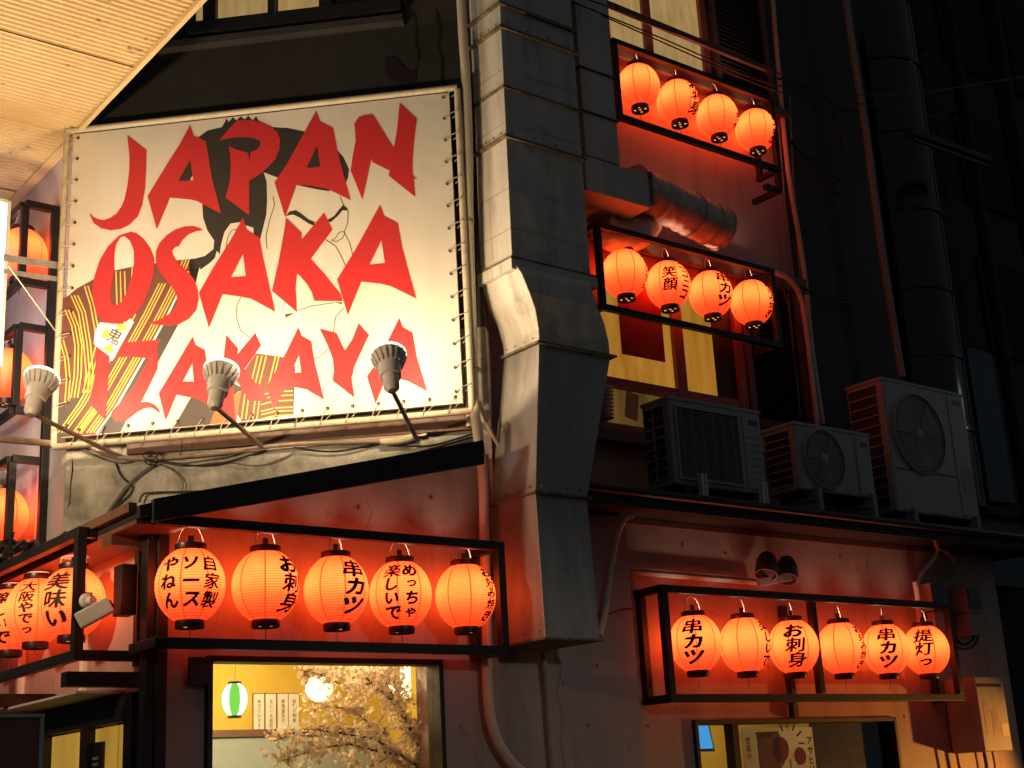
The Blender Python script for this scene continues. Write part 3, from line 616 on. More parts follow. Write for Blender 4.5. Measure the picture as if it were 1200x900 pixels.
# ---- sign flood lamps
def flood(head, rim, foot, off_h, off_r, label, mid=None):
    b0 = Sp(*head, off_h); t0 = Sp(*rim, off_r); ax = (t0-b0).normalized(); h = .26
    t = thing('flood_lamp', tuple(b0), label, 'lamp', 'flood lamps under the banner sign')
    MB().lathe([(.020, -.03), (.038, -.01), (.044, .0), (.046, .075), (.048, .08), (.060, .085), (.066, .17), (.07, .175)], b0, ax, 24).build('housing', 'lamp_grey', t)
    MB().lathe([(.066, .175), (.098, .235), (.100, .250), (.096, .262), (.088, .262), (.088, .252)], b0, ax, 32, cap=False).build('reflector', 'lamp_grey', t)
    MB().lathe([(.0995, .246), (.104, .252), (.104, .264), (.094, .268), (.094, .262)], b0, ax, 32, cap=False).build('rim', 'lens_edge', t)
    a = ax.orthogonal().normalized(); bb = ax.cross(a)
    for i in range(18):
        th = 2*math.pi*i/18; rr = a*math.cos(th)+bb*math.sin(th); tg = ax.cross(rr)
        MB().obox(b0+ax*.205+rr*.080, rr*.012, tg*.004, ax*.036+rr*.014).build('fin', 'lamp_grey', t)
    MB().lathe([(.001, .250), (.088, .250), (.088, .254), (.001, .256)], b0, ax, 24).build('bulb_face', 'tube_light', t)
    f0 = Sp(*foot, .02); pts = [b0-ax*.01, b0.lerp(f0, .12)-Vector((0, 0, .01)), f0]
    MB().tube(pts, .014, 8).build('arm', 'tan_metal', t)
    MB().lathe([(.01, -.015), (.022, -.01), (.022, .02), (.01, .03)], b0-ax*.02, ax, 10).build('knuckle', 'tan_metal', t)
    ld = bpy.data.lights.new('flood_light', 'SPOT'); ld.energy = FLOOD; ld.color = (1, .73, .44); ld.spot_size = rad(180); ld.spot_blend = .03; ld.shadow_soft_size = .06
    lo = bpy.data.objects.new('flood_light', ld); C.objects.link(lo); lo.parent = t; lo.location = ax*.29; lo.rotation_euler = ax.to_track_quat('-Z', 'Y').to_euler()
FLOOD = 44
flood((37, 482), (54, 428), (140, 535), .90, .74, 'grey flood lamp on angled arm at the left end of the banner sign')
flood((252, 474), (263, 416), (308, 524), .90, .74, 'grey flood lamp in front of the second A of IZAKAYA')
flood((459, 454), (454, 404), (489, 516), .90, .74, 'grey flood lamp nearest the exhaust duct, before the last A of the sign')
# conduits and cables under the sign
def stube(pts, r, m, name, label, cat, off=.03, group=None, n=8, sm=2): return tag(MB().tube([Sp(x, y, off) for x, y in pts], r, n, smooth_path=sm).build(name, m), label, cat, group)
stube([(100,520),(135,540),(250,533),(330,520),(448,517)], .014, 'tan_metal', 'conduit', 'thin cream conduit running under the banner sign', 'conduit', .04)
stube([(446,518),(470,517),(482,513),(488,508)], .022, 'cream_pipe', 'conduit_elbow', 'short thick cream conduit elbow below the right flood lamp', 'conduit', .05)
stube([(75,508),(100,530),(140,545),(165,536),(200,545),(240,540),(275,533),(310,520)], .006, 'cable_grey', 'cable', 'sagging grey cable looping below the left half of the sign', 'cable', .03)
stube([(172,538),(178,542),(186,540),(240,548),(290,535),(330,520),(360,528),(400,530),(446,518)], .006, 'cable', 'cable', 'black cable sagging across the concrete under the sign', 'cable', .035)
stube([(120,612),(128,598),(150,568),(165,555),(180,545)], .010, 'cable_grey', 'cable', 'taped grey cable rising diagonally over the bare concrete', 'cable', .03)
stube([(163,589),(166,580),(173,577),(240,576),(300,572),(400,553),(500,528),(556,512)], .007, 'cable', 'cable', 'black cable along the top edge of the lean-to roof', 'cable', .05)
mb = MB()
for i, (x, y) in enumerate(((178,540),(184,536),(176,534))): mb.tube([Sp(x+8*math.cos(t*.7), y+5*math.sin(t*.7), .05) for t in range(10)], .005, 6)
single('cable_coil', mb, 'cable', 'small coil of black cable on the concrete below the sign', 'cable')
stube([(190,545),(205,552),(216,565),(212,580),(222,590)], .004, 'cable_grey', 'cable', 'thin grey cable dangling in an S below the cable coil', 'cable', .03)
stube([(135,541),(142,560),(158,570),(150,582),(128,600)], .005, 'cable', 'cable', 'thin black cable straggling down the left of the bare concrete', 'cable', .02)
stube([(182,540),(215,548),(262,540),(300,548),(330,538),(345,530)], .004, 'cable_grey', 'cable', 'thin grey cable sagging beside the thicker black one on the concrete', 'cable', .025)
stube([(212,508),(214,522),(211,534)], .004, 'cable', 'cable', 'short black cable tie hanging from the sign tube near the left lamp arm', 'cable', .15)
stube([(455,522),(500,524),(530,516),(556,508)], .006, 'cable', 'cable', 'black cable running right from the cream conduit elbow', 'cable', .03)
stube([(330,521),(326,515),(322,505)], .006, 'cable_grey', 'cable', 'short grey flex leading to the middle lamp arm', 'cable', .04)
# long flat brackets and tube to the light box
single('flat_bracket', MB().bar(PY(4, 302, 8.25), Sp(74, 312, .12), .012, .045).bar(PY(4, 318, 8.25), Sp(74, 328, .12), .012, .03), 'pvc_grey', 'pair of flat metal straps between white light box and sign frame', 'bracket')
single('support_tube', MB().tube([PY(-30, 512, 8.2), Sp(62, 520, .14)], .022, 8), 'tan_metal', 'horizontal metal tube joining the lower left corner of the sign', 'tube')
single('stay_wire', MB().tube([PY(10, 312, 8.15), Sp(68, 392, .12)], .004, 5), 'wire', 'thin stay wire slanting down from the flat straps', 'wire')
lb = thing('light_box', (2.2, 8.32, 4.3), 'upright white illuminated sign box cut by the left edge', 'sign')
MB().box((1.75, 8.26, 4.30), (2.55, 8.38, 5.36)).build('lit_face', 'box_light', lb, .004)
MB().box((2.552, 8.25, 4.28), (2.575, 8.39, 5.38)).build('frame', 'lamp_grey', lb); MB().box((1.73, 8.25, 5.362), (2.552, 8.39, 5.385)).build('frame', 'lamp_grey', lb); MB().box((1.73, 8.25, 4.275), (2.552, 8.39, 4.298)).build('frame', 'lamp_grey', lb)

# ============================================================ EXHAUST DUCT
dk = thing('exhaust_duct', (5.2, 6.3, 2.43), 'tall rectangular metal exhaust duct with an S bend beside the banner sign', 'duct')
ST = [(9.3, 4.985, 5.575, 6.15, 'duct')]
def station(prl, pfl, pfr): 
    a = PY(*prl, 6.49); f = PX(*pfl, a.x); r = PY(*pfr, f.y); return (f.z, a.x, r.x, f.y)
sts = [station((563, 318), (600, 303), (692, 321)), station((566, 338), (611, 320), (693, 338)), station((573, 362), (620, 342), (700, 352)), station((583, 388), (627, 362), (708, 370)),
       station((589, 408), (631, 385), (713, 392)), station((590, 416), (631.5, 402), (715, 414)), station((574, 592), (627.5, 577), (688, 583)), station((580, 762), (639, 748), (703, 749))]
top = (9.4, 4.983, 5.575, 6.15)
sts = [top]+sts
def section(s0, s1, m):
    mb = MB()
    for z, x0, x1, yf in (s1, s0): mb.v += [Vector((x0, yf, z)), Vector((x1, yf, z)), Vector((x1, 6.488, z)), Vector((x0, 6.488, z))]
    mb.f += [(0,1,5,4),(1,2,6,5),(2,3,7,6),(3,0,4,7),(0,3,2,1),(4,5,6,7)]; return mb
def lerp4(a, b, t): return tuple(a[i]+(b[i]-a[i])*t for i in range(4))
seam_z = [PX(594, 2, 4.983).z, PX(595, 30, 4.983).z, PX(598, 100, 4.983).z, PX(600, 160, 4.983).z, sts[1][0]]
def st_at(z):
    t = (top[0]-z)/(top[0]-sts[1][0]); return (z,)+lerp4(top, sts[1], t)[1:]
zz = [9.4]+seam_z
for i in range(len(zz)-1):
    s0, s1 = st_at(zz[i]-(.004 if i else 0)), st_at(zz[i+1]+.004); section(s0, s1, 0).build('duct_section', 'duct', dk, .004)
def flange(s, w=.022, h=.018, m='flange'):
    z, x0, x1, yf = s
    MB().box((x0-w, yf-w, z-h/2), (x1+w, 6.485, z+h/2)).build('flange', m, dk)
for z in seam_z: flange(st_at(z), .012 if z in (seam_z[2],) else .024)
s0 = st_at(seam_z[3]-.20); 
for z in (seam_z[1]-.30, seam_z[2]-.25, seam_z[3]-.35, seam_z[3]-.62): flange(st_at(z), .0015, .004, 'duct2')
flange((sts[1][0]-.045,)+sts[1][1:], .03, .07, 'duct')
mb = MB()
for z, x0, x1, yf in sts[1:7]: mb.v += [Vector((x0, yf, z)), Vector((x1, yf, z)), Vector((x1, 6.488, z)), Vector((x0, 6.488, z))]
for i in range(5):
    for j in range(4): mb.f.append((4*i+j, 4*i+(j+1) % 4, 4*i+4+(j+1) % 4, 4*i+4+j))
o = mb.build('bend', 'duct', dk); sb = o.modifiers.new('bv', 'BEVEL'); sb.width = .003; sb.limit_method = 'ANGLE'
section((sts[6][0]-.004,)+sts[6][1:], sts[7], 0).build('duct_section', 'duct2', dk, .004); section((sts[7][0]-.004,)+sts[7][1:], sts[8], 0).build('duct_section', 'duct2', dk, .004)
flange(sts[6], .03, .014, 'flange'); flange(sts[7], .022, .014, 'flange'); flange(sts[8], .016, .012, 'flange')
for sx in (sts[6], sts[7], sts[8], st_at(seam_z[3]), st_at(seam_z[1])):
    z, x0, x1, yf = sx
    for q_ in range(4):
        MB().lathe([(.001, 0), (.008, 0), (.006, .005), (.001, .006)], (x0+.05+(x1-x0-.1)*q_/3, yf-.001, z+.045), (0, -1, 0), 6).build('rivet', 'tan_metal', dk)
        MB().lathe([(.001, 0), (.008, 0), (.006, .005), (.001, .006)], (x0-.001, yf+.05+(6.40-yf)*q_/3, z+.045), (-1, 0, 0), 6).build('rivet', 'tan_metal', dk)
# second duct further back with its foil wrapped pipe
d2 = thing('branch_duct', (6.2, 6.8, 5.55), 'second grey box duct tucked behind the tall duct beside the top lanterns', 'duct')
zt = [9.4, PY(700, 85, 6.6).z, PY(700, 135, 6.6).z, PY(700, 186, 6.6).z]
for i in range(3): MB().box((6.02, 6.6, zt[i+1]+.006), (6.34, 7.19, zt[i]-.006)).build('duct_section', 'duct', d2, .004)
for z in zt[1:3]: MB().box((6.01, 6.588, z-.006), (6.352, 7.192, z+.006)).build('flange', 'flange', d2)
MB().box((6.00, 6.6, 5.62), (6.615, 7.19, zt[3]-.004)).build('duct_box', 'duct', d2, .004)
MB().box((6.616, 6.59, 5.64), (6.645, 7.1, zt[3]+.02)).build('flange', 'flange', d2)
fp = thing('foil_pipe', (7.0, 6.8, 5.7), 'crinkled foil wrapped round pipe leaving the box duct between the upper lantern rows', 'pipe')
n = 34; pts = []; rr = []
for i in range(n):
    t = i/(n-1); pts.append(Vector((6.64+.93*t, 6.82, 5.89-.15*t))); rr.append(.162+.006*math.sin(i*2.1)+random.uniform(-.004, .004))
MB().tube(pts, rr, 28).build('pipe_body', 'foil', fp)
for x in (.02, .62, .80, .93): 
    c = pts[0].lerp(pts[-1], min(x/.93, 1)); MB().lathe([(.160, -.01), (.173, -.008), (.173, .008), (.160, .01)], c, (pts[-1]-pts[0]), 28).build('clamp_ring', 'duct2', fp)
MB().lathe([(.001, 0), (.13, .0), (.167, -.02), (.167, -.04)], pts[-1]+Vector((.03, 0, -.003)), (1, 0, -.14), 28).build('end_cap', 'foil', fp)
MB().tube([(6.42, 6.95, 5.58), (6.55, 6.97, 5.52), (6.80, 6.98, 5.60), (7.0, 7.0, 5.74)], [.11, .13, .15, .10], 20, smooth_path=2).build('elbow', 'foil', fp)

# ============================================================ PIPES ON THE WALL
def pipe(pts, r, m, label, cat='pipe', name='drainpipe', n=10, sm=1, clamps=(), group=None):
    t = thing(name, tuple(pts[-1]), label, cat, group)
    MB().tube(pts, r, n, smooth_path=sm).build('tube', m, t)
    for c, d in clamps: MB().lathe([(r, -.012), (r+.006, -.01), (r+.006, .01), (r, .012)], c, d, n).build('clamp', 'tan_metal', t)
    return t
# tall cream pipe between sign and duct, wandering down to the shop wall
u = [Sp(538, -60, .12), Sp(541, 20, .12), Sp(546, 90, .12), Sp(549, 170, .12), Sp(549, 260, .12), Sp(552, 350, .12), Sp(554, 430, .12), Sp(556, 480, .12), PY(560, 510, 6.33), PY(567, 560, 6.40), PY(568, 640, 6.43), PY(570, 765, 6.44), PY(572, 830, 6.44), PY(580, 866, 6.44), PY(600, 896, 6.44), PY(612, 905, 6.44)]
pipe(u, .031, 'pvc', 'long cream pipe running down between the banner sign and the exhaust duct', clamps=[(u[4], u[4]-u[3]), (u[6], u[6]-u[5])])
pipe([Sp(545, 90, .06), Sp(546, 200, .06), Sp(548, 400, .06), Sp(550, 500, .06)], .020, 'pvc', 'thinner cream pipe hugging the right edge of the banner sign')
pipe([PY(562, 470, 6.45), PY(568, 490, 6.45), PY(578, 512, 6.46), PY(590, 530, 6.47)], .012, 'pvc', 'short slanting hose passing behind the exhaust duct')
pipe([PY(636, 765, 6.45), PY(640, 800, 6.45), PY(643, 850, 6.46), PY(647, 905, 6.46)], .016, 'pvc_grey', 'thin grey pipe on plaster wall below the exhaust duct')
pipe([PY(742, 603, 6.25), PY(732, 606, 6.28), PY(722, 628, 6.40), PY(714, 675, 6.44), PY(710, 715, 6.44), PY(702, 745, 6.42)], .021, 'pvc', 'curved cream hose dropping from the roof ledge beside the duct')
pp = [PY(903, -30, 7.12), PY(912, 80, 7.12), PY(918, 150, 7.12), PY(925, 215, 7.12), PY(936, 275, 7.12), PY(944, 330, 7.12), PY(951, 410, 7.12), PY(964, 497, 7.12)]
pipe(pp, .022, 'pvc', 'tall thin cream pipe right of the upper shutters', clamps=[(pp[5], pp[5]-pp[4])])
pipe([PY(904, 318, 7.0), PY(925, 326, 7.0), PY(938, 345, 7.05), PY(944, 380, 7.1), PY(950, 430, 7.1), PY(958, 500, 7.1)], .022, 'pvc', 'pipe curving out from the second lantern row then down the wall')
for i, (xs_, lab) in enumerate((((905, 912, 922, 938), 'leftmost of the thin lines running down right of the windows'), ((910, 918, 929, 946), 'middle thin line running down right of the windows'), ((925, 930, 938, 953), 'thin line hard against the bent cream pipe right of windows'))):
    pipe([PY(xs_[0], 110, 7.16), PY(xs_[1], 220, 7.16), PY(xs_[2], 330, 7.16), PY(xs_[3], 490, 7.16)], .009, 'pvc_grey', lab, 'cable', 'wall_cable', 6)
pg = [PY(988, -20, 7.0), PY(1001, 70, 7.0), PY(1014, 150, 7.0), PY(1032, 290, 7.0), PY(1057, 442, 7.0)]
pipe(pg, .034, 'pvc_grey', 'straight grey downpipe at the right end of the upper facade', clamps=[(pg[1], pg[2]-pg[1]), (pg[3], pg[4]-pg[3])], sm=0)
# conduit bar above the right lantern rack and its twin lamps
single('wall_conduit', MB().tube([PY(729, 669, 6.55), PY(885, 682, 6.55)], .022, 8), 'pvc_grey', 'horizontal grey conduit above the lower right lantern rack', 'conduit')
tl = thing('twin_spotlight', tuple(PY(908, 680, 6.45)), 'pair of unlit brown spotlights on the red wall above the lower right rack', 'lamp')
for (a_, b_) in (((899, 651), (897, 684)), ((922, 656), (922, 686))):
    p = PY(*a_, 6.49); q = PY(*b_, 6.44); ax = (q-p).normalized()
    MB().lathe([(.02, -.01), (.05, .0), (.072, .05), (.078, .13), (.078, .17), (.070, .17), (.066, .16)], p, ax, 20, cap=False).build('lamp_head', 'brown', tl)
    MB().lathe([(.001, .15), (.068, .15), (.066, .155), (.001, .16)], p, ax, 16).build('lens', 'glass_dark', tl)
MB().bar(PY(888, 683, 6.5), PY(926, 676, 6.42), .03, .05).build('bracket', 'pvc_grey', tl)

# ============================================================ LANTERNS
def lr(z): return .17*math.sqrt(max(0, 1-(z/.19)**2))
def lantern_proto():
    t = bpy.data.objects.new('paper_lantern', None); C.objects.link(t)
    prof = []; n = 36
    for i in range(n+1):
        z = -.172+.344*i/n; prof.append((lr(z)*(1.0 if i % 2 == 0 else .988), z))
    b = MB().lathe(prof, n=48, cap=False).build('paper_body', 'lantern', t)
    MB().lathe([(.055, .170), (.076, .170), (.078, .174), (.078, .200), (.072, .204), (.055, .204), (.055, .170)], n=32, cap=False).build('top_cap', 'cap', t)
    bc = MB().lathe([(.064, -.196), (.065, -.209), (.069, -.209), (.071, -.205), (.071, -.170), (.0, -.170), (.0, -.196), (.064, -.196)], n=32, cap=False).build('bottom_cap', 'cap', t)
    for k in range(5):
        a_ = 2*math.pi*k/4; r_ = .042 if k < 4 else 0
        c = Vector((r_*math.cos(a_), r_*math.sin(a_), -.1975)); MB().lathe([(.0005, 0), (.009, 0), (.009, -.001), (.0005, -.001)], c, n=10).build('vent_glow_disc', 'cap_glow', bc)  # glowing discs stand for bulb light leaking through holes in the cap
    hd = MB(); pts = [Vector((.072*math.cos(t_), 0, .195+.105*math.sin(t_))) for t_ in [math.pi*i/14 for i in range(15)]]
    hd.tube(pts, .0034, 5).build('handle', 'wire', t)
    MB().box((-.012, -.008, .204), (.012, .008, .245)).build('plug', 'cap', t)
    ld = bpy.data.lights.new('bulb', 'POINT'); ld.energy = BULB; ld.color = (1, .74, .54); ld.shadow_soft_size = .02
    lo = bpy.data.objects.new('bulb', ld); C.objects.link(lo); lo.parent = t; lo.location = (0, 0, .12)
    MB().tube([(0, 0, -.2), (.003, .002, -.245), (-.002, 0, -.285)], .0022, 5).build('pull_string', 'redwood', t)
    return t
PROTO = lantern_proto()
def lantern(loc, text, xo, label, group, pitch=None, first=[True]):
    loc = Vector(loc)
    if first[0]: t = PROTO; first[0] = False
    else:
        t = PROTO.copy(); C.objects.link(t)
        for ch in list(PROTO.children):
            if ch.name.startswith('lettering'): continue
            c = ch.copy(); C.objects.link(c); c.parent = t
            for g in ch.children: d = g.copy(); C.objects.link(d); d.parent = c
    t.location = loc; tag(t, label, 'lantern', group)
    look = EYE-loc; th = math.atan2(look.y, look.x)
    if text:
        mb = MB()
        for col, xf in zip(text, xo):
            n = len(col); pt = pitch or min(.096 if len(text) < 3 else .088, .30/n); sz = pt*(.92 if len(text) > 2 else 1.04); wide = 1.38 if len(text) == 1 else 1.12
            a0 = th+math.asin(max(-1, min(1, xf)))
            for i, ch in enumerate(col):
                v, f = glyph(ch); zc = .0+(n-1)*pt/2-i*pt; k = len(mb.v)
                s_ = sz*(.80 if ch in 'っゃょ' else 1.0)
                for p in v:
                    z = zc+p.y*s_; r = lr(z)+.0018+p.z; an = a0+p.x*s_*wide/max(.11, lr(zc)); mb.v.append(Vector((r*math.cos(an), r*math.sin(an), z)))
                mb.f += [tuple(k+j for j in q) for q in f]
        me = bpy.data.meshes.new('lettering'); me.from_pydata([tuple(v) for v in mb.v], [], mb.f); me.materials.append(M['ink'])
        o = bpy.data.objects.new('lettering', me); C.objects.link(o); o.parent = t
    t.rotation_euler.z = 0
    return t
def seamrot(t, a):     # turn only the paper so that its seams do not all line up
    for c in t.children:
        if c.name.startswith('paper_body') or c.name.startswith('handle') or c.name.startswith('bottom_cap'): c.rotation_euler.z = a
GA = 'lanterns in the rack left of the exhaust duct'; GB = 'lanterns in the lower right rack'; G2 = 'lanterns in the middle upper rack'; G3 = 'lanterns in the topmost rack'; GC = 'lanterns in the side street rack'; GL = 'lanterns in the ladder frame on the side wall'
ya = 6.29
for (px, py), tx, xo, lab in (((223, 686), ('自家製', 'ソース', 'やねん'), (.60, .02, -.62), 'orange paper lantern with three columns of writing, nearest the corner post'),
    ((311, 687), ('お刺身',), (.80,), 'orange paper lantern reading お刺身 near its right edge, second from the corner post'),
    ((394, 692), ('串カツ',), (.60,), 'orange paper lantern reading 串カツ in the rack over the blossom window'),
    ((469.5, 697), ('めっちゃ', '楽しいで'), (.36, -.28), 'orange paper lantern with two columns めっちゃ 楽しいで over the blossom window'),
    ((545.5, 699), ('お好み焼き',), (.86,), 'orange paper lantern against the cream pipe with お好み焼き on its right edge')):
    t = lantern(PY(px, py, ya), tx, xo, lab, GA); seamrot(t, random.uniform(0, .7))
yb = 6.37
for (px, py), tx, xo, lab in (((815, 754), ('串カツ',), (-.08,), 'orange paper lantern reading 串カツ at the left end of the lower right rack'),
    ((873, 756), ('楽しいで',), (.92,), 'orange paper lantern with writing only on its right edge, second in the lower right rack'),
    ((930, 758), ('お刺身',), (.08,), 'orange paper lantern reading お刺身 squarely on its front, beside the rack middle post'),
    ((986, 760), ('お好み焼き',), (.90,), 'orange paper lantern with a plain front just right of the rack middle post'),
    ((1038, 761), ('串カツ',), (.10,), 'orange paper lantern reading 串カツ, next to the last in the lower right rack'),
    ((1085, 762), ('提灯っ',), (-.06,), 'orange paper lantern reading 提灯っ at the right end of its rack')):
    t = lantern(PY(px, py, yb), tx, xo, lab, GB); seamrot(t, random.uniform(0, .7))
yc = 6.98
for (px, py), tx, xo, lab in (((732, 321), ('楽しいでっ',), (.97,), 'blank fronted orange lantern at the duct end of the middle upper rack'),
    ((783, 334), ('ニコニコ', '笑顔'), (.80, .10), 'orange paper lantern reading 笑顔 and ニコニコ in the middle upper rack'),
    ((833, 345), ('串カツ',), (.70,), 'orange paper lantern reading 串カツ in the middle upper rack'),
    ((881, 355), ('お好み焼き',), (.93,), 'orange lantern with edge writing at the right end of the middle upper rack')):
    t = lantern(PY(px, py, yc), tx, xo, lab, G2); seamrot(t, random.uniform(0, .7))
for (px, py), tx, xo, lab in (((748, 102), None, None, 'blank orange lantern at the duct end of the topmost rack'),
    ((794.5, 120), ('お刺身',), (.90,), 'orange lantern second from the duct in the topmost rack with dark marks at its right'),
    ((840.5, 137), ('めっちゃ',), (.985,), 'orange lantern second from the right in the topmost rack, lower than its left neighbour'),
    ((885.5, 153), ('お好み焼き',), (.95,), 'orange lantern at the right end of the topmost rack with edge writing')):
    t = lantern(PY(px, py, yc), tx, xo, lab, G3); seamrot(t, random.uniform(0, .7))
xc = 2.665
for (px, py), tx, xo, lab in (((85, 706), ('美味い',), (-.55,), 'orange paper lantern reading 美味い behind the security camera'),
    ((43, 716), ('大阪やでっ',), (-.35,), 'orange paper lantern reading 大阪やでっ behind the 美味い lantern'),
    ((13, 727), ('楽しいで',), (-.35,), 'third paper lantern along the side street rack, mostly hidden'),
    ((-12, 737), None, None, 'fourth paper lantern in the side street rack, cut by the left edge')):
    t = lantern(PX(px, py, xc), tx, xo, lab, GC); seamrot(t, random.uniform(0, .7))
for (px, py), lab in (((25, 299), 'large orange lantern in the top box of the ladder frame'), ((9, 440), 'large orange lantern in the middle box of the ladder frame'), ((2, 605), 'large orange lantern in the bottom box of the ladder frame')):
    t = lantern(PX(px, py, 2.86), None, None, lab, GL); seamrot(t, random.uniform(0, .7))

# ---- racks of square steel tube
def rack(name, label, segs, m='black', w=.05, group='black steel lantern racks'):
    a0 = Vector(segs[0][0]); t = thing(name, tuple(a0), label, 'rack', group)
    for a, b_ in segs: MB().bar(a, b_, w, w).build('bar', m, t, .003)
    return t
def box_rack(x0, x1, yf, yw, z0, z1, extra=(), w=.05, lpost=True):
    e = w/2+.0015; s = []
    for z in (z0, z1): s += [((x0-e, yf, z), (x1+e, yf, z)), ((x0, yf+e, z), (x0, yw, z)), ((x1, yf+e, z), (x1, yw, z))]
    for x in ((x0, x1) if lpost else (x1,)): s += [((x, yf, z0+e), (x, yf, z1-e)), ((x, yw-.031, z0+e), (x, yw-.031, z1-e))]
    return s+list(extra)
ra0, ra1 = PY(188, 612, 6.2), PY(584, 636, 6.2)
rack('lantern_rack', 'black steel rack over the blossom window holding five lanterns', box_rack(ra0.x, ra1.x, 6.2, 6.49, PY(390, 758, 6.2).z, PY(390, 625, 6.2).z, lpost=False))
rb0 = PY(776, 690, 6.35); rb1 = PY(1110, 711, 6.35); rbz = PY(930, 818, 6.35).z; rm = PY(955, 750, 6.35).x
rack('lantern_rack', 'black steel rack on the right red wall holding six lanterns', box_rack(rb0.x, rb1.x, 6.35, 6.59, rbz, rb0.z, [((rm, 6.35, rbz+.03), (rm, 6.35, rb0.z-.03)), ((PY(922, 760, 6.56).x, 6.56, WBT+.01), (PY(922, 760, 6.56).x, 6.56, rb0.z-.03))]))
rc0 = PY(699, 264, 6.85); rc1 = PY(903, 318, 6.85); rcz = PY(707, 360, 6.85).z
rack('lantern_rack', 'black steel rack across the middle upper window holding four lanterns', box_rack(rc0.x, rc1.x, 6.85, 7.10, rcz, rc0.z, w=.045), w=.045)
rd0 = PY(722, 50, 6.85); rd1 = PY(903, 124, 6.85); rdz = PY(722, 136, 6.85).z
rack('lantern_rack', 'black steel rack under the top window holding four lanterns', box_rack(rd0.x-.03, rd1.x, 6.85, 7.08, rdz, rd0.z, [((rd1.x, 6.85, rdz-.18), (rd1.x, 7.15, rdz-.18)), ((rd1.x, 6.86, rdz-.02), (rd1.x, 6.86, rdz-.17)), ((rd1.x-.18, 6.86, rdz-.19), (rd1.x, 6.86, rdz-.19))], w=.045), w=.045)
re = PY(94, 624, 6.7)
seg = []
zb_, zt_ = PY(92, 768, 6.7).z, PY(95, 624, 6.7).z
for z in (zb_, zt_): seg += [((2.52, 6.67, z), (2.52, 12, z)), ((2.546, 6.7, z), (2.86, 6.7, z))]
for yy in (6.7, 8.3, 9.9, 11.5): seg += [((2.52, yy, zb_+.026), (2.52, yy, zt_-.026))]
seg += [((2.84, 6.7, zb_-.05), (2.84, 6.7, zt_-.03))]
rack('lantern_rack', 'black steel rack along the side street wall with the security camera on it', seg)
seg = []; Yn = 8.72; xo_, xw = 2.815, 3.02
zz_ = [(PY(28, 330, Yn).z, PY(31, 239, Yn).z), (PY(16, 480, Yn).z, PY(21, 382, Yn).z), (PY(12, 639, Yn).z, PY(10, 537, Yn).z)]
seg += [((xw, Yn, 3.02), (xw, Yn, zz_[0][1]+.025))]
for z0, z1 in zz_:
    for z in (z0, z1): seg += [((xo_, Yn, z), (xw-.03, Yn, z)), ((xo_, Yn+.03, z), (xo_, Yn+1.5, z)), ((xo_+.026, Yn+1.2, z), (xw+.02, Yn+1.2, z))]
    seg += [((xo_, Yn, z0+.026), (xo_, Yn, z1-.026)), ((xo_, Yn+1.2, z0+.026), (xo_, Yn+1.2, z1-.026))]
seg += [((xw, Yn+1.2, 3.0), (xw, Yn+1.2, 5.6)), ((xo_, Yn, zz_[2][0]-.03), (xo_, Yn, 3.02))]
rack('ladder_frame', 'tall black steel ladder frame holding lanterns on the pale side wall', seg, w=.048, group='')

# ---- security camera on the side rack
sc = thing('security_camera', tuple(PY(100, 720, 6.62)), 'white security camera clamped to the side street lantern rack', 'camera')
p = PY(103, 706, 6.66); q = PY(96, 725, 6.58); 
MB().box((p.x-.075, 6.655, p.z-.09), (p.x+.02, 6.672, p.z+.05)).build('mounting_plate', 'black', sc)
MB().lathe([(.001, .0), (.036, 0), (.036, .03), (.02, .04), (.02, .07)], PY(100, 704, 6.65), (.2, -1, -.1), 18).build('base', 'lamp_grey', sc)
a_ = PY(91, 729, 6.56); b2 = PY(130, 708, 6.50); d = (b2-a_).normalized(); c = (a_+b2)/2
u_ = d.cross(Vector((0, -1, .2))).normalized(); w_ = d.cross(u_).normalized()
MB().obox(c, d*(b2-a_).length/2, u_*.040, w_*.034).build('body', 'fabric_white', sc, .008)
MB().lathe([(.001, 0), (.024, 0), (.024, .008), (.001, .008)], b2, d, 16).build('lens', 'glass_dark', sc)

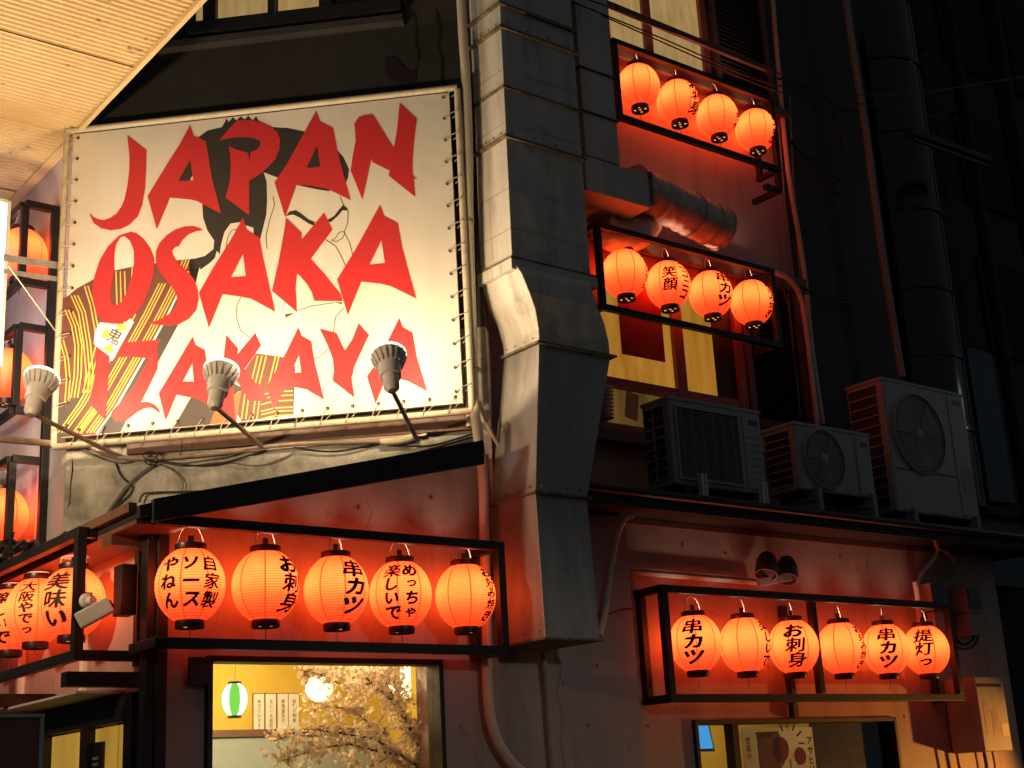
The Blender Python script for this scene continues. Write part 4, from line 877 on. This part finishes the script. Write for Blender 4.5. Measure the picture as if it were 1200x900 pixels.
# ============================================================ OUTDOOR UNITS
def ac_unit(px_tl, px_tr, px_bl, label, depth, kind):
    Y = 6.4; a = PY(*px_tl, Y); w = PY(*px_tr, Y).x-a.x; z0 = PY(*px_bl, Y).z; z1 = a.z; x0 = a.x; x1 = x0+w; yb_ = Y+depth
    t = thing('outdoor_unit', ((x0+x1)/2, Y+depth/2, z0), label, 'air conditioner', 'air conditioning units on the roof ledge')
    MB().box((x0, Y, z0), (x1, yb_, z1)).build('casing', 'ac', t, .018)
    MB().box((x0-.006, Y-.006, z1-.022), (x1+.006, yb_+.006, z1+.006)).build('top_cover', 'ac', t, .006)
    # side coil opening with bars
    n = 7 if kind != 'tall' else 12
    sy0, sy1 = Y+.065, yb_-.02; sz0, sz1 = z0+.05, z1-.05
    MB().box((x0-.003, sy0, sz0), (x0-.0005, sy1, sz1)).build('side_coil', 'ac_dark', t)
    for i in range(n+1):
        z = sz0+(sz1-sz0)*i/n; MB().box((x0-.012, sy0-.006, z-.005), (x0-.003, sy1+.006, z+.005)).build('side_bar', 'ac', t)
    for yy in ((sy0+sy1)/2,) if kind == 'grille' else (): MB().box((x0-.014, yy-.004, sz0), (x0-.0035, yy+.004, sz1)).build('side_bar', 'ac', t)
    if kind == 'grille':
        gx0, gx1, gz0, gz1 = x0+.05, x0+w*.72, z0+.05, z1-.07
        MB().box((gx0, Y-.004, gz0), (gx1, Y-.0008, gz1)).build('coil', 'ac_dark', t)
        fr = MB(); e = .014
        fr.box((gx0-e, Y-.016, gz0-e), (gx1+e, Y-.001, gz0)).box((gx0-e, Y-.016, gz1), (gx1+e, Y-.001, gz1+e)).box((gx0-e, Y-.0155, gz0), (gx0, Y-.0012, gz1)).box((gx1, Y-.0155, gz0), (gx1+e, Y-.0012, gz1)); fr.build('grille_frame', 'ac', t)
        g = MB(); k = int((gz1-gz0)/.0165)
        for i in range(k): g.box((gx0, Y-.012, gz0+(i+.5)*.0165-.002), (gx1, Y-.008, gz0+(i+.5)*.0165+.002))
        for i in range(6): x = gx0+(gx1-gx0)*(i+.5)/6; g.box((x-.002, Y-.0078, gz0), (x+.002, Y-.0048, gz1))
        tag(g.build('grille_wires', 'ac', t), kind='stuff')
        cx, cz_ = (gx0+gx1)/2, (gz0+gz1)/2
    else:
        R_ = min(w*.30, (z1-z0)*(.43 if kind == 'fan' else .30)); cx = x0+.05+R_+.02; cz_ = (z0+z1)/2+(0 if kind == 'fan' else .12)
        MB().lathe([(R_, -.02), (R_+.012, -.018), (R_+.018, 0)], (cx, Y, cz_), (0, 1, 0), 48, cap=False).build('fan_ring', 'ac', t)
        MB().lathe([(.001, -.003), (R_, -.003), (R_, -.001), (.001, -.001)], (cx, Y, cz_), (0, 1, 0), 40).build('fan_recess', 'fan_shade', t)
        MB().lathe([(.001, -.018), (.035, -.018), (.045, -.010), (.045, -.006)], (cx, Y, cz_), (0, 1, 0), 20).build('fan_hub', 'ac', t)
        for i in range(3):
            a0 = i*2.094; MB().quad(*[(cx+r*math.cos(a0+da), Y-.006+dy, cz_+r*math.sin(a0+da)) for r, da, dy in ((.05, 0, 0), (R_*.92, .15, .001), (R_*.92, 1.1, -.003), (.05, .9, -.002))]).build('fan_blade', 'pvc_grey', t)
        g = MB()
        for i in range(9):
            rr_ = R_*(i+1)/9.5; g.tube([(cx+rr_*math.cos(t_), Y-.014, cz_+rr_*math.sin(t_)) for t_ in [2*math.pi*j/36 for j in range(37)]], .0022, 4, cap=False)
        for i in range(12): t_ = math.pi*2*i/12; g.tube([(cx+.04*math.cos(t_), Y-.017, cz_+.04*math.sin(t_)), (cx+R_*math.cos(t_), Y-.017, cz_+R_*math.sin(t_))], .0022, 4, cap=False)
        tag(g.build('grille_wires', 'ac', t), kind='stuff')
    # right hand service panel with badge
    MB().box((x1-w*.22, Y-.006, z0+.03), (x1-.02, Y-.001, z1-.045)).build('service_panel', 'ac', t, .003)
    MB().box((x1-w*.15, Y-.009, z1-.11), (x1-.05, Y-.0065, z1-.075)).build('badge', 'badge', t)
    if kind == 'tall':
        MB().box((x1-w*.17, Y-.009, z0+.22), (x1-.04, Y-.0065, z0+.42)).build('rating_label', 'pvc_grey', t)
        MB().box((x0+.03, Y-.005, z0+.34), (x1-w*.24, Y-.001, z0+.348)).build('panel_seam', 'ac_dark', t)
    if kind == 'grille':
        for i in range(7): MB().box((x1-w*.19, Y-.010, z0+.10+i*.05), (x1-.04, Y-.0065, z0+.104+i*.05)).build('panel_rib', 'pvc_grey', t)
    for x in (x0+.10, x1-.13): MB().box((x, Y+.02, z0-.045), (x+.06, yb_-.02, z0-.001)).build('foot', 'ac_dark', t)
    return x0, x1, z0
u1 = ac_unit((783, 464), (890, 483), (792, 567), 'wide unit with a full mesh grille, nearest the duct on the roof ledge', .27, 'grille')
u2 = ac_unit((930, 494), (1018, 509), (935, 573), 'low unit with one round fan between the wide and the tall unit', .31, 'fan')
u3 = ac_unit((1032, 442), (1128, 467), (1046, 598), 'tall square unit with step notch, farthest right on the roof ledge', .35, 'tall')
def stand(x0, x1, z0, label):
    t = thing('unit_stand', ((x0+x1)/2, 6.4, 3.39), label, 'bracket', 'metal stands under the outdoor units')
    for x in (x0, x1):
        MB().box((x, 6.33, 3.39), (x+.045, 6.37, z0+.02)).build('upright', 'pvc_grey', t); MB().box((x, 6.372, z0-.075), (x+.045, 6.9, z0-.047)).build('arm', 'pvc_grey', t); MB().box((x, 6.66, 3.375), (x+.04, 6.70, z0-.076)).build('upright', 'pvc_grey', t)
    MB().box((x0+.046, 6.335, 3.392), (x1-.001, 6.365, 3.43)).build('rail', 'pvc_grey', t)
s1 = thing('unit_stand', (7, 6.35, 3.39), 'pale metal stand with two upright posts in front of the mesh grille unit', 'bracket')
xa = PY(822, 555, 6.34); xb = PY(893, 565, 6.34)
for x, zt2 in ((xa.x, xa.z), (xb.x, xb.z)):
    MB().box((x-.025, 6.32, 3.39), (x+.0, 6.36, zt2)).build('upright', 'lamp_grey', s1); MB().box((x+.012, 6.32, 3.39), (x+.03, 6.36, zt2)).build('upright', 'lamp_grey', s1)
    MB().box((x-.02, 6.362, u1[2]-.09), (x+.02, 6.95, u1[2]-.047)).build('arm', 'pvc_grey', s1); MB().box((x-.02, 6.80, 3.375), (x+.02, 6.84, u1[2]-.091)).build('upright', 'pvc_grey', s1)
MB().box((xa.x+.032, 6.325, 3.392), (xb.x-.028, 6.355, 3.44)).build('rail', 'pvc_grey', s1)
stand(u2[0]+.1, u2[1]-.14, u2[2], 'dark metal stand under the round fan unit')
stand(u3[0]+.1, u3[1]-.16, u3[2], 'dark metal stand under the tall unit at the right')

# ============================================================ THINGS ON THE RIGHT-HAND WALL
wh = thing('water_heater', (9.4, 6.45, 1.72), 'cream gas water heater box lit orange at the right end of the wall', 'water heater')
h0 = PY(1142, 793, 6.3); h1 = PY(1166, 793, 6.3); hb = PY(1148, 881, 6.3)
MB().box((h0.x, 6.3, hb.z), (h0.x+.36, 6.585, h0.z)).build('casing', 'ac', wh, .008)
MB().box((h0.x+.02, 6.292, h0.z-.075), (h0.x+.31, 6.299, h0.z-.055)).build('exhaust_slot', 'ink', wh)
MB().box((h0.x+.05, 6.2982, hb.z+.11), (h0.x+.12, 6.299, hb.z+.36)).build('notice_label', 'tan_metal', wh); MB().box((h0.x+.15, 6.2982, hb.z+.11), (h0.x+.22, 6.299, hb.z+.30)).build('notice_label', 'tan_metal', wh)
MB().box((h0.x+.25, 6.2975, hb.z+.11), (h0.x+.34, 6.299, hb.z+.20)).build('sticker', 'sticker', wh)
for i in range(3):
    x = h0.x+.02+i*.11+.03; MB().tube([(x, 6.42, hb.z-.001), (x+.01, 6.42, hb.z-.12), (x-.01, 6.46, hb.z-.45)], .010+.004*(i % 2), 7, smooth_path=1).build('pipe', 'cable' if i % 2 else 'tan_metal', wh)
for (px, py), lab in (((1098, 700), 'left grey meter box above the water heater'), ((1139, 702), 'right grey meter box above the water heater')):
    a_ = PY(px, py, 6.45); t = thing('meter_box', (a_.x, 6.5, a_.z-.12), lab, 'meter')
    MB().box((a_.x-.07, 6.45, a_.z-.10), (a_.x+.13, 6.59, a_.z+.11)).build('box', 'pvc_grey', t, .005); MB().box((a_.x-.05, 6.443, a_.z-.08), (a_.x+.11, 6.449, a_.z+.09)).build('cover', 'glass_dark', t); MB().box((a_.x-.04, 6.47, a_.z-.28), (a_.x+.10, 6.59, a_.z-.102)).build('terminal', 'pvc_grey', t)
def wtube(pts, Y, r, m, label, cat='hose', name='hose', n=8): return single(name, MB().tube([PY(x, y, Y) for x, y in pts], r, n, smooth_path=2), m, label, cat)
wtube([(1050,612),(1060,612),(1075,618),(1086,625)], 6.3, .022, 'ac', 'white taped hose end on the roof ledge by the tall unit')
wtube([(1086,625),(1095,632),(1100,645),(1092,658),(1080,670),(1075,685)], 6.35, .014, 'pvc', 'thin tan hose curling down over the ledge to a wall pipe')
wtube([(1095,640),(1112,648),(1119,660),(1116,675),(1108,685)], 6.4, .014, 'cable_grey', 'dark hose looping beside the tan hose under the ledge')
wtube([(1072,682),(1075,700),(1077,720),(1078,740)], 6.5, .020, 'pvc', 'short cream wall pipe behind the last lantern of the lower right rack', 'pipe', 'drainpipe')
wtube([(1118,725),(1118,745),(1127,757),(1140,752),(1144,735),(1138,720)], 6.5, .012, 'cable', 'black cable hanging in a loop below the meter boxes', 'cable', 'cable')
wtube([(1115,722),(1113,748),(1124,762),(1143,758),(1149,735)], 6.48, .010, 'cable', 'second black cable loop just outside the first below the meters', 'cable', 'cable')
wtube([(690,722),(700,719),(712,720),(728,714),(742,713)], 6.47, .005, 'cable', 'thin black wire from duct bottom to the lower right rack', 'cable', 'cable')
for pts, lab in (([(640,-10),(720,22),(800,55),(880,92),(940,108),(1040,128),(1120,140)], 'lower twin of the black wires crossing the top window'),
                 ([(560,-40),(700,2),(760,28),(820,48),(900,82),(1010,120),(1200,90)], 'black wire crossing the top window just above the pair'),
                 ([(705,18),(800,60),(880,96),(925,112)], 'upper twin of the black wires crossing the top window')):
    single('overhead_wire', MB().tube([PY(x, y, 6.5) for x, y in pts], .006, 5, smooth_path=2), 'cable', lab, 'wire')
rl = single('hand_rail', MB().bar(PY(700, 0, 6.95), PY(905, 84, 6.95), .03, .05), 'brown', 'brown metal rail across the top window and its shutter', 'rail')
for pts, lab in (([(912,92),(935,98),(965,112),(985,128),(1010,132)], 'black cable bundle sagging between the upper pipes'),
                 ([(975,120),(980,150),(988,168),(980,188),(960,192),(940,180),(928,165)], 'big open loop of black cable on the dark upper wall'),
                 ([(925,165),(940,185),(975,205),(988,215),(985,228),(978,225)], 'black cable trailing below the big cable loop'),
                 ([(938,335),(965,352),(1000,356),(1030,345)], 'black cable sagging between the cream pipes and grey downpipe')):
    single('cable', MB().tube([PY(x, y, 7.1) for x, y in pts], .011, 6, smooth_path=2), 'cable', lab, 'cable')
wtube([(905,592),(902,575),(897,555),(894,535)], 6.72, .013, 'ac', 'white wrapped refrigerant hose behind the mesh grille unit')
wtube([(1018,596),(1026,585),(1030,560),(1028,540)], 6.72, .013, 'ac', 'white wrapped refrigerant hose between the round fan and tall units')
wtube([(760,590),(800,594),(840,598),(905,603),(950,612)], 6.28, .008, 'cable_grey', 'grey drain hose lying along the front of the roof ledge')
wtube([(1068,440),(1072,470),(1076,520)], 6.9, .010, 'cable', 'black cable dropping behind the tall unit', 'cable', 'cable')
wtube([(915,330),(925,360),(928,400),(936,450),(948,497)], 7.1, .008, 'cable', 'black cable inside the bend of the cream pipes', 'cable', 'cable')
# cloth and small things at the middle window
c = [PY(722, 372, 7.12), PY(777, 388, 7.12), PY(777, 424, 7.12), PY(724, 414, 7.12)]
a_ = PY(722, 362, 7.13); b_ = PY(774, 420, 7.13)
single('red_poster', MB().box((a_.x, 7.10, PY(724, 414, 7.11).z), (b_.x+.02, 7.108, rcz+.42)), 'red_cloth', 'faded red cloth poster hung behind the middle upper lanterns', 'poster')
a_ = PY(733, 458, 7.1); single('hanging_card', MB().obox((a_.x+.07, 7.12, a_.z-.10), (.06, 0, -.012), (0, .003, 0), (.018, 0, .10)), 'paper_tan', 'tan card hanging crookedly in the transom window', 'card')
sp = MB()
for i in range(9): a_ = PY(711, 455+i*4.4, 7.08); sp.lathe([(.045, -.006), (.055, 0), (.045, .006)], a_, (0, 0, 1), 14)
single('coil_chime', sp, 'lamp_grey', 'grey ringed coil hanging just right of the duct by the window', 'ornament')

# ============================================================ SIDE STREET EXTRAS
bb = thing('billboard', (1.65, 6, .02), 'dark brown board with pale rim at the bottom left', 'board')
MB().box((1.2, 5.98, .02), (2.10, 6.02, 2.02)).build('panel', 'board', bb)
MB().box((1.18, 5.97, 2.021), (2.12, 6.03, 2.035)).build('rim', 'lamp_grey', bb); MB().box((2.101, 5.97, .02), (2.118, 6.03, 2.02)).build('rim', 'lamp_grey', bb)
for (px, py), lab in (((100, 735), 'pale vertical batten standing for a reflection on the side wall near the camera'), ((27, 770), 'pale vertical batten standing for a reflection on the side wall far from the camera')):
    a_ = PX(px, py, 2.86); single('wall_reflection_strip', MB().box((2.845, a_.y-.03, 2.215), (2.868, a_.y+.03, 2.92)), 'fabric_white', lab, 'sliver')  # solid pale strip, stands for a bright tube reflection on the wall
a_ = PX(-10, 640, 2.6)
mb = MB()
for i in range(7):
    y0 = 8.0+i*.12; mb.tube([(2.62+random.uniform(-.08, .08), y0+random.uniform(-.1, .1), roof_z(2.6)+.06+random.uniform(0, .16)) for _ in range(5)], .012, 6, smooth_path=2)
single('cable_tangle', mb, 'cable', 'tangle of black cables lying on the side eave', 'cable')['kind'] = 'stuff'
mb = MB()
for y0 in (7.55, 8.0, 8.5):
    mb.tube([PX(px, py, 2.95) for px, py in ((50, 650-0), (62, 640), (78, 622), (80, 632))] if y0 == 7.55 else [(2.66, y0-.3, 3.07), (2.70, y0-.1, 3.16), (2.72, y0+.15, 3.10), (2.66, y0+.3, 3.06)], .014, 6, smooth_path=2)
single('cable_bundle', mb, 'cable', 'knotted black cable bundle at the foot of the concrete corner', 'cable')

# ---- inside the blossom window
gl = thing('party_lantern', tuple(PY(275, 850, 7.3)), 'small green and white striped lantern glowing inside the blossom window', 'lantern')
gc = PY(275, 820, 7.3); R_ = .078
for k in range(8):
    mb = MB(); 
    for i in range(13):
        z = -.088+.176*i/12; r = R_*math.sqrt(max(.05, 1-(z/.098)**2))
        for j in range(4): an = 2*math.pi*(k+j/3-.5)/8+math.atan2(-gc.y, -gc.x); mb.v.append(gc+Vector((r*math.cos(an), r*math.sin(an), z)))
    for i in range(12):
        for j in range(3): mb.f.append((4*i+j, 4*i+j+1, 4*i+j+5, 4*i+j+4))
    mb.build('stripe', 'white_glow' if k % 2 else 'green_glow', gl, smooth=True)
for z in (-.094, .094): MB().lathe([(.001, -.006), (.038, -.006), (.038, .006), (.001, .006)], gc+Vector((0, 0, z)), n=20).build('cap', 'badge', gl)
MB().tube([gc+Vector((0, 0, .1)), gc+Vector((.004, 0, .18)), gc+Vector((-.002, 0, 2.62-gc.z))], .003, 5).build('cord', 'wire', gl)
for k, px in enumerate((304, 318, 332, 345)):
    a_ = PY(px-6, 813, 8.58); b_ = PY(px+6, 857, 8.58)
    t = thing('menu_strip', (a_.x, 8.58, b_.z), ('first', 'second', 'third', 'fourth')[k]+' menu strip from the left on the yellow wall', 'menu', 'menu strips on the yellow wall')
    MB().box((a_.x, 8.585, b_.z), (b_.x, 8.592, a_.z)).build('sheet', 'paper', t)
    MB().box((a_.x-.006, 8.593, b_.z-.006), (b_.x+.006, 8.597, a_.z+.006)).build('border', 'redwood', t)
    flat_text(('本日のおすすめ', '生ビール枝豆', '焼鳥盛合せ', '季節の刺身')[k], (a_.x+(b_.x-a_.x)*.5, 8.582, a_.z-.05), (1, 0, 0), (0, 0, 1), .030, 'brown_ink', t, vertical=True)
for (px, py), rr_, lab in (((374, 806), .085, 'bright round lamp globe glowing behind the blossom, left one'), ((458, 812), .05, 'small bright lamp bulb behind the middle of the blossom')):
    a_ = PY(px, py, 7.7); t = thing('pendant_lamp', tuple(a_), lab, 'lamp')
    MB().lathe([(rr_*math.sin(math.pi*i/14)+.0005, -rr_*math.cos(math.pi*i/14)) for i in range(15)], a_, n=24).build('globe', 'globe', t)
    MB().tube([a_+Vector((0, 0, rr_)), Vector((a_.x, a_.y, 2.62))], .006, 6).build('cord', 'cable', t)
a_ = PY(474, 800, 8.0); single('tube_lamp', MB().box((a_.x, 8.0, a_.z-.10), (a_.x+.05, 8.05, a_.z+.16)), 'globe', 'upright bright lamp panel right of the blossom', 'lamp')
for nm, loc, e in (('room_light', (4.0, 7.7, 2.45), 55), ('room_light', (4.3, 6.85, 2.5), 12), ('room_light', (7.9, 7.5, 2.35), 26)):
    ld = bpy.data.lights.new(nm, 'POINT'); ld.energy = e; ld.color = (1, .78, .45); ld.shadow_soft_size = .08; lo = bpy.data.objects.new(nm, ld); C.objects.link(lo); lo.location = loc
# blossom tree
tr = thing('blossom_tree', tuple(PY(492, 905, 7.0)), 'artificial cherry tree in pale blossom standing inside the shop window', 'tree')
random.seed(11)
br = MB(); bl = MB()
limbs = [([(495,960),(492,900),(488,868),(476,845),(458,820),(436,800),(410,782),(396,768)], .014), ([(476,845),(468,815),(460,795),(452,770)], .008), ([(488,868),(474,838),(452,800),(444,785),(438,768)], .008),
         ([(492,900),(470,885),(440,866),(405,860),(375,856),(345,860),(322,868)], .010), ([(470,885),(440,880),(410,872),(380,876),(350,885),(330,892)], .008), ([(492,905),(475,895),(455,888),(430,900),(400,905)], .008),
         ([(436,800),(415,805),(395,800),(375,790),(352,785)], .006), ([(440,866),(430,845),(410,830),(385,828),(360,835)], .006), ([(495,960),(470,925),(420,915),(370,912),(330,915)], .010)]
tips = []
for k, (pp_, r0) in enumerate(limbs):
    Yb = 7.0+random.uniform(-.16, .3); pts = [PY(x, y, 7.0+(Yb-7.0)*i/len(pp_)) for i, (x, y) in enumerate(pp_)]
    br.tube(pts, [max(.0018, r0*(1-i/len(pts)*.85)) for i in range(len(pts))], 6)
    for i in range(1, len(pts)):
        for _ in range(11):
            b0 = pts[i-1].lerp(pts[i], random.random()); d = Vector((random.gauss(0, 1), random.gauss(0, 1), random.gauss(.2, .9))).normalized()*random.uniform(.04, .15)
            if i == 1 and k in (0,): continue
            br.tube([b0, b0+d*.5+Vector((0, 0, .008)), b0+d], .0013, 4, cap=False); tips += [b0+d*random.uniform(.3, 1.05) for _ in range(3)]
br.build('branches', 'bark', tr)
for p in tips:
    if p.y < 6.62: p.y = 6.64
    for _ in range(random.choice((2, 3, 4))):
        c = p+Vector((random.gauss(0, .018), random.gauss(0, .018), random.gauss(0, .018)))
        if c.y < 6.6: continue
        n = Vector((random.gauss(0, 1), random.gauss(-.6, 1), random.gauss(0, 1))).normalized(); a = n.orthogonal().normalized(); b_ = n.cross(a); s = random.uniform(.010, .017)
        for j in range(5):
            t_ = 2*math.pi*j/5; e1 = a*math.cos(t_)+b_*math.sin(t_); e2 = a*math.cos(t_+.5)+b_*math.sin(t_+.5); e3 = a*math.cos(t_-.5)+b_*math.sin(t_-.5)
            bl.quad(c, c+e3*s*.75+n*s*.25, c+e1*s*1.1+n*s*.3, c+e2*s*.75+n*s*.25)
tag(bl.build('blossoms', 'petal', tr), kind='stuff')
# ---- inside the poster window
a_ = PY(815, 845, 7.2); b_ = PY(836, 877, 7.2)
t = thing('screen', (a_.x+.1, 7.2, b_.z), 'glowing blue screen in the left corner of the poster window', 'screen')
MB().prism([(a_.x-.1, 7.2, b_.z), (b_.x, 7.2, b_.z), (b_.x-.06, 7.2, b_.z+.30), (a_.x-.1, 7.2, b_.z+.30)], (0, .02, 0)).build('display', 'screen_blue', t); MB().prism([(a_.x-.1, 7.205, b_.z-.02), (b_.x+.02, 7.205, b_.z-.02), (b_.x-.045, 7.205, b_.z+.31), (a_.x-.1, 7.205, b_.z+.31)], (0, .03, 0)).build('bezel', 'badge', t)
a_ = PY(868, 850, 6.67); b_ = PY(957, 905, 6.67)
t = thing('paper_poster', (a_.x, 6.67, 1.2), 'cream poster with orange circles and katakana taped in the right window', 'poster')
MB().box((a_.x, 6.668, 1.25), (b_.x, 6.674, WBT-.05)).build('sheet', 'thin_paper', t)
MB().box((a_.x+.14, 6.660, 1.25), (a_.x+.36, 6.666, WBT-.075)).build('overlaid_sheet', 'thin_tan', t)
for (px, py), rr_ in (((915, 878), .085), ((938, 886), .06)):
    q_ = PY(px, py, 6.66); MB().lathe([(.001, 0), (rr_, 0), (rr_, .003), (.001, .003)], (q_.x, 6.663, q_.z), (0, -1, 0), 24).build('printed_circle', 'thin_orange', t)
q_ = PY(925, 868, 6.66)
for i in range(12):
    an = i*.52; MB().obox((q_.x+.13*math.cos(an), 6.6655, q_.z+.13*math.sin(an)-.02), (.03*math.cos(an), 0, .03*math.sin(an)), (0, .001, 0), (-.006*math.sin(an), 0, .006*math.cos(an))).build('printed_ray', 'ink' if i % 3 else 'brown_ink', t)
q_ = PY(949, 868, 6.66); flat_text('アサヒビール', (q_.x, 6.664, q_.z), (1, 0, 0), (0, 0, 1), .062, 'ink', t, vertical=True, bold=.03)
q_ = PY(895, 862, 6.655); flat_text('飲み放題', (q_.x, 6.657, q_.z), (1, 0, 0), (0, 0, 1), .045, 'brown_ink', t, bold=.02)
q_ = PY(872, 868, 6.66); flat_text('営業中', (q_.x+.04, 6.664, q_.z), (1, 0, 0), (0, 0, 1), .05, 'brown_ink', t, vertical=True, bold=.02)
single('dark_blind', MB().box((b_.x+.02, 6.70, 1.0), (WB1+.05, 6.71, WBT+.05)), 'black2', 'dark blind closing the right part of the poster window', 'blind')

# ============================================================ NEIGHBOUR ON THE RIGHT
nb = thing('neighbour_building', (13, 9, 0), 'unlit dark building with dull teal cladding beyond the right facade', 'building')
MB().box((10.6, 8.6, 0), (22, 9.4, 14)).build('wall', 'far', nb)
for i in range(5):
    for j in range(3):
        x = 12.4+i*1.5; z = 6.2+j*1.9; MB().box((x, 8.55, z), (x+1.1, 8.595, z+1.2)).build('window', 'far_glass', nb)
a_ = PY(1128, 440, 8.4); b_ = PY(1165, 590, 8.4); MB().box((a_.x, 8.3, b_.z), (b_.x+.25, 8.58, a_.z+.3)).build('cladding', 'teal', nb)
a_ = PY(1120, 605, 8.4); b_ = PY(1190, 690, 8.4); MB().box((a_.x-.3, 8.3, b_.z), (b_.x+.2, 8.58, a_.z)).build('cladding', 'teal', nb)
MB().box((a_.x-.3, 8.2, a_.z+.01), (b_.x+.6, 8.3, a_.z+.10)).build('band', 'far', nb)
cy = thing('round_duct', (11.55, 8.0, 4.0), 'huge glossy black round duct with banded joints beyond the right facade', 'duct')
zs_ = [PY(1100, y, 7.6).z for y in (590, 503, 420, 345, 258, 175, 97, 28)]+[9.6, 10.3]
rc = .50; cc = PY(1060, 100, 7.9)
for i in range(len(zs_)-1):
    MB().lathe([(rc, zs_[i]+.012), (rc, zs_[i+1]-.012)], (11.45, 7.95, 0), n=40, cap=False).build('duct_section', 'glossy_black', cy)
for z in zs_[:-1]: MB().lathe([(rc-.02, z-.02), (rc+.018, z-.016), (rc+.018, z+.016), (rc-.02, z+.02)], (11.45, 7.95, 0), n=40, cap=False).build('joint_band', 'glossy_black', cy)
MB().tube([(12.2, 7.4, 0), (12.2, 7.4, 11)], .07, 12).build('p', 'far')
o = C.objects[-1]; o.name = 'utility_pole'; tag(o, 'dark utility pole right of the round black duct', 'pole')
MB().tube([(12.9, 7.3, 0), (12.9, 7.3, 11)], .10, 12).build('p', 'far')
o = C.objects[-1]; o.name = 'utility_pole'; tag(o, 'thicker dark pole close to the right edge', 'pole')
t = thing('unlit_tube_lamp', tuple(PY(1110, 175, 7.0)), 'long unlit tube lamp fitting slanting under the round duct bands', 'lamp')
MB().bar(PY(1066, 155, 7.0), PY(1158, 188, 7.0), .08, .06).build('housing', 'upper_dark', t); MB().tube([PY(1070, 163, 6.98), PY(1156, 194, 6.98)], .018, 8).build('tube', 'glass_dark', t)

# ============================================================ STREET LIGHTS JUST OUTSIDE THE FRAME (lamps of the street, plus one added fill lamp)
def offscreen_lamp(loc, e, col, size, label, aim, cone=150):
    t = thing('offscreen_lamp', loc, label, 'lamp'); l = Vector(loc); d = (Vector(aim)-l).normalized()
    MB().lathe([(.02, -.16), (.07, -.14), (.16, -.02), (.17, .0), (.165, .0), (.06, -.12)], l, d, 24, cap=False).build('shade', 'lamp_grey', t)
    MB().lathe([(.001, -.06), (.05, -.05), (.055, -.03), (.001, .0)], l, d, 16).build('bulb', 'tube_light', t)
    MB().tube([l-d*.15, l-d*.25+Vector((0, 0, .1)), Vector((l.x, l.y, l.z+.5))], .015, 6).build('stem', 'black', t)
    ld = bpy.data.lights.new('offscreen_light', 'SPOT'); ld.energy = e; ld.color = col; ld.shadow_soft_size = size; ld.spot_size = rad(cone); ld.spot_blend = .6
    lo = bpy.data.objects.new('offscreen_light', ld); C.objects.link(lo); lo.parent = t; lo.location = d*.03; lo.rotation_euler = d.to_track_quat('-Z', 'Y').to_euler()
offscreen_lamp((.4, 6.08, 3.3), 280, (1, .72, .42), .12, 'warm arcade lamp under the canopy left of the frame', (2.6, 8.0, 5.4))
offscreen_lamp((10.9, 5.25, 1.40), 170, (1, .36, .05), .04, 'orange wall lamp just right of the frame by the water heater', (9.0, 6.6, 1.42), 58)
offscreen_lamp((4.2, -.6, 3.5), 120, (1, .90, .80), .10, 'shaded fill lamp added across the street to light the shop walls', (4.9, 6.5, .2), 46)  # unseen fill added for the lower walls, stands for shop lights opposite
offscreen_lamp((16.5, 3.6, 6.5), 22, (.70, .86, 1), .10, 'cool white street lamp further along the street to the right', (11.4, 8, 6.0))
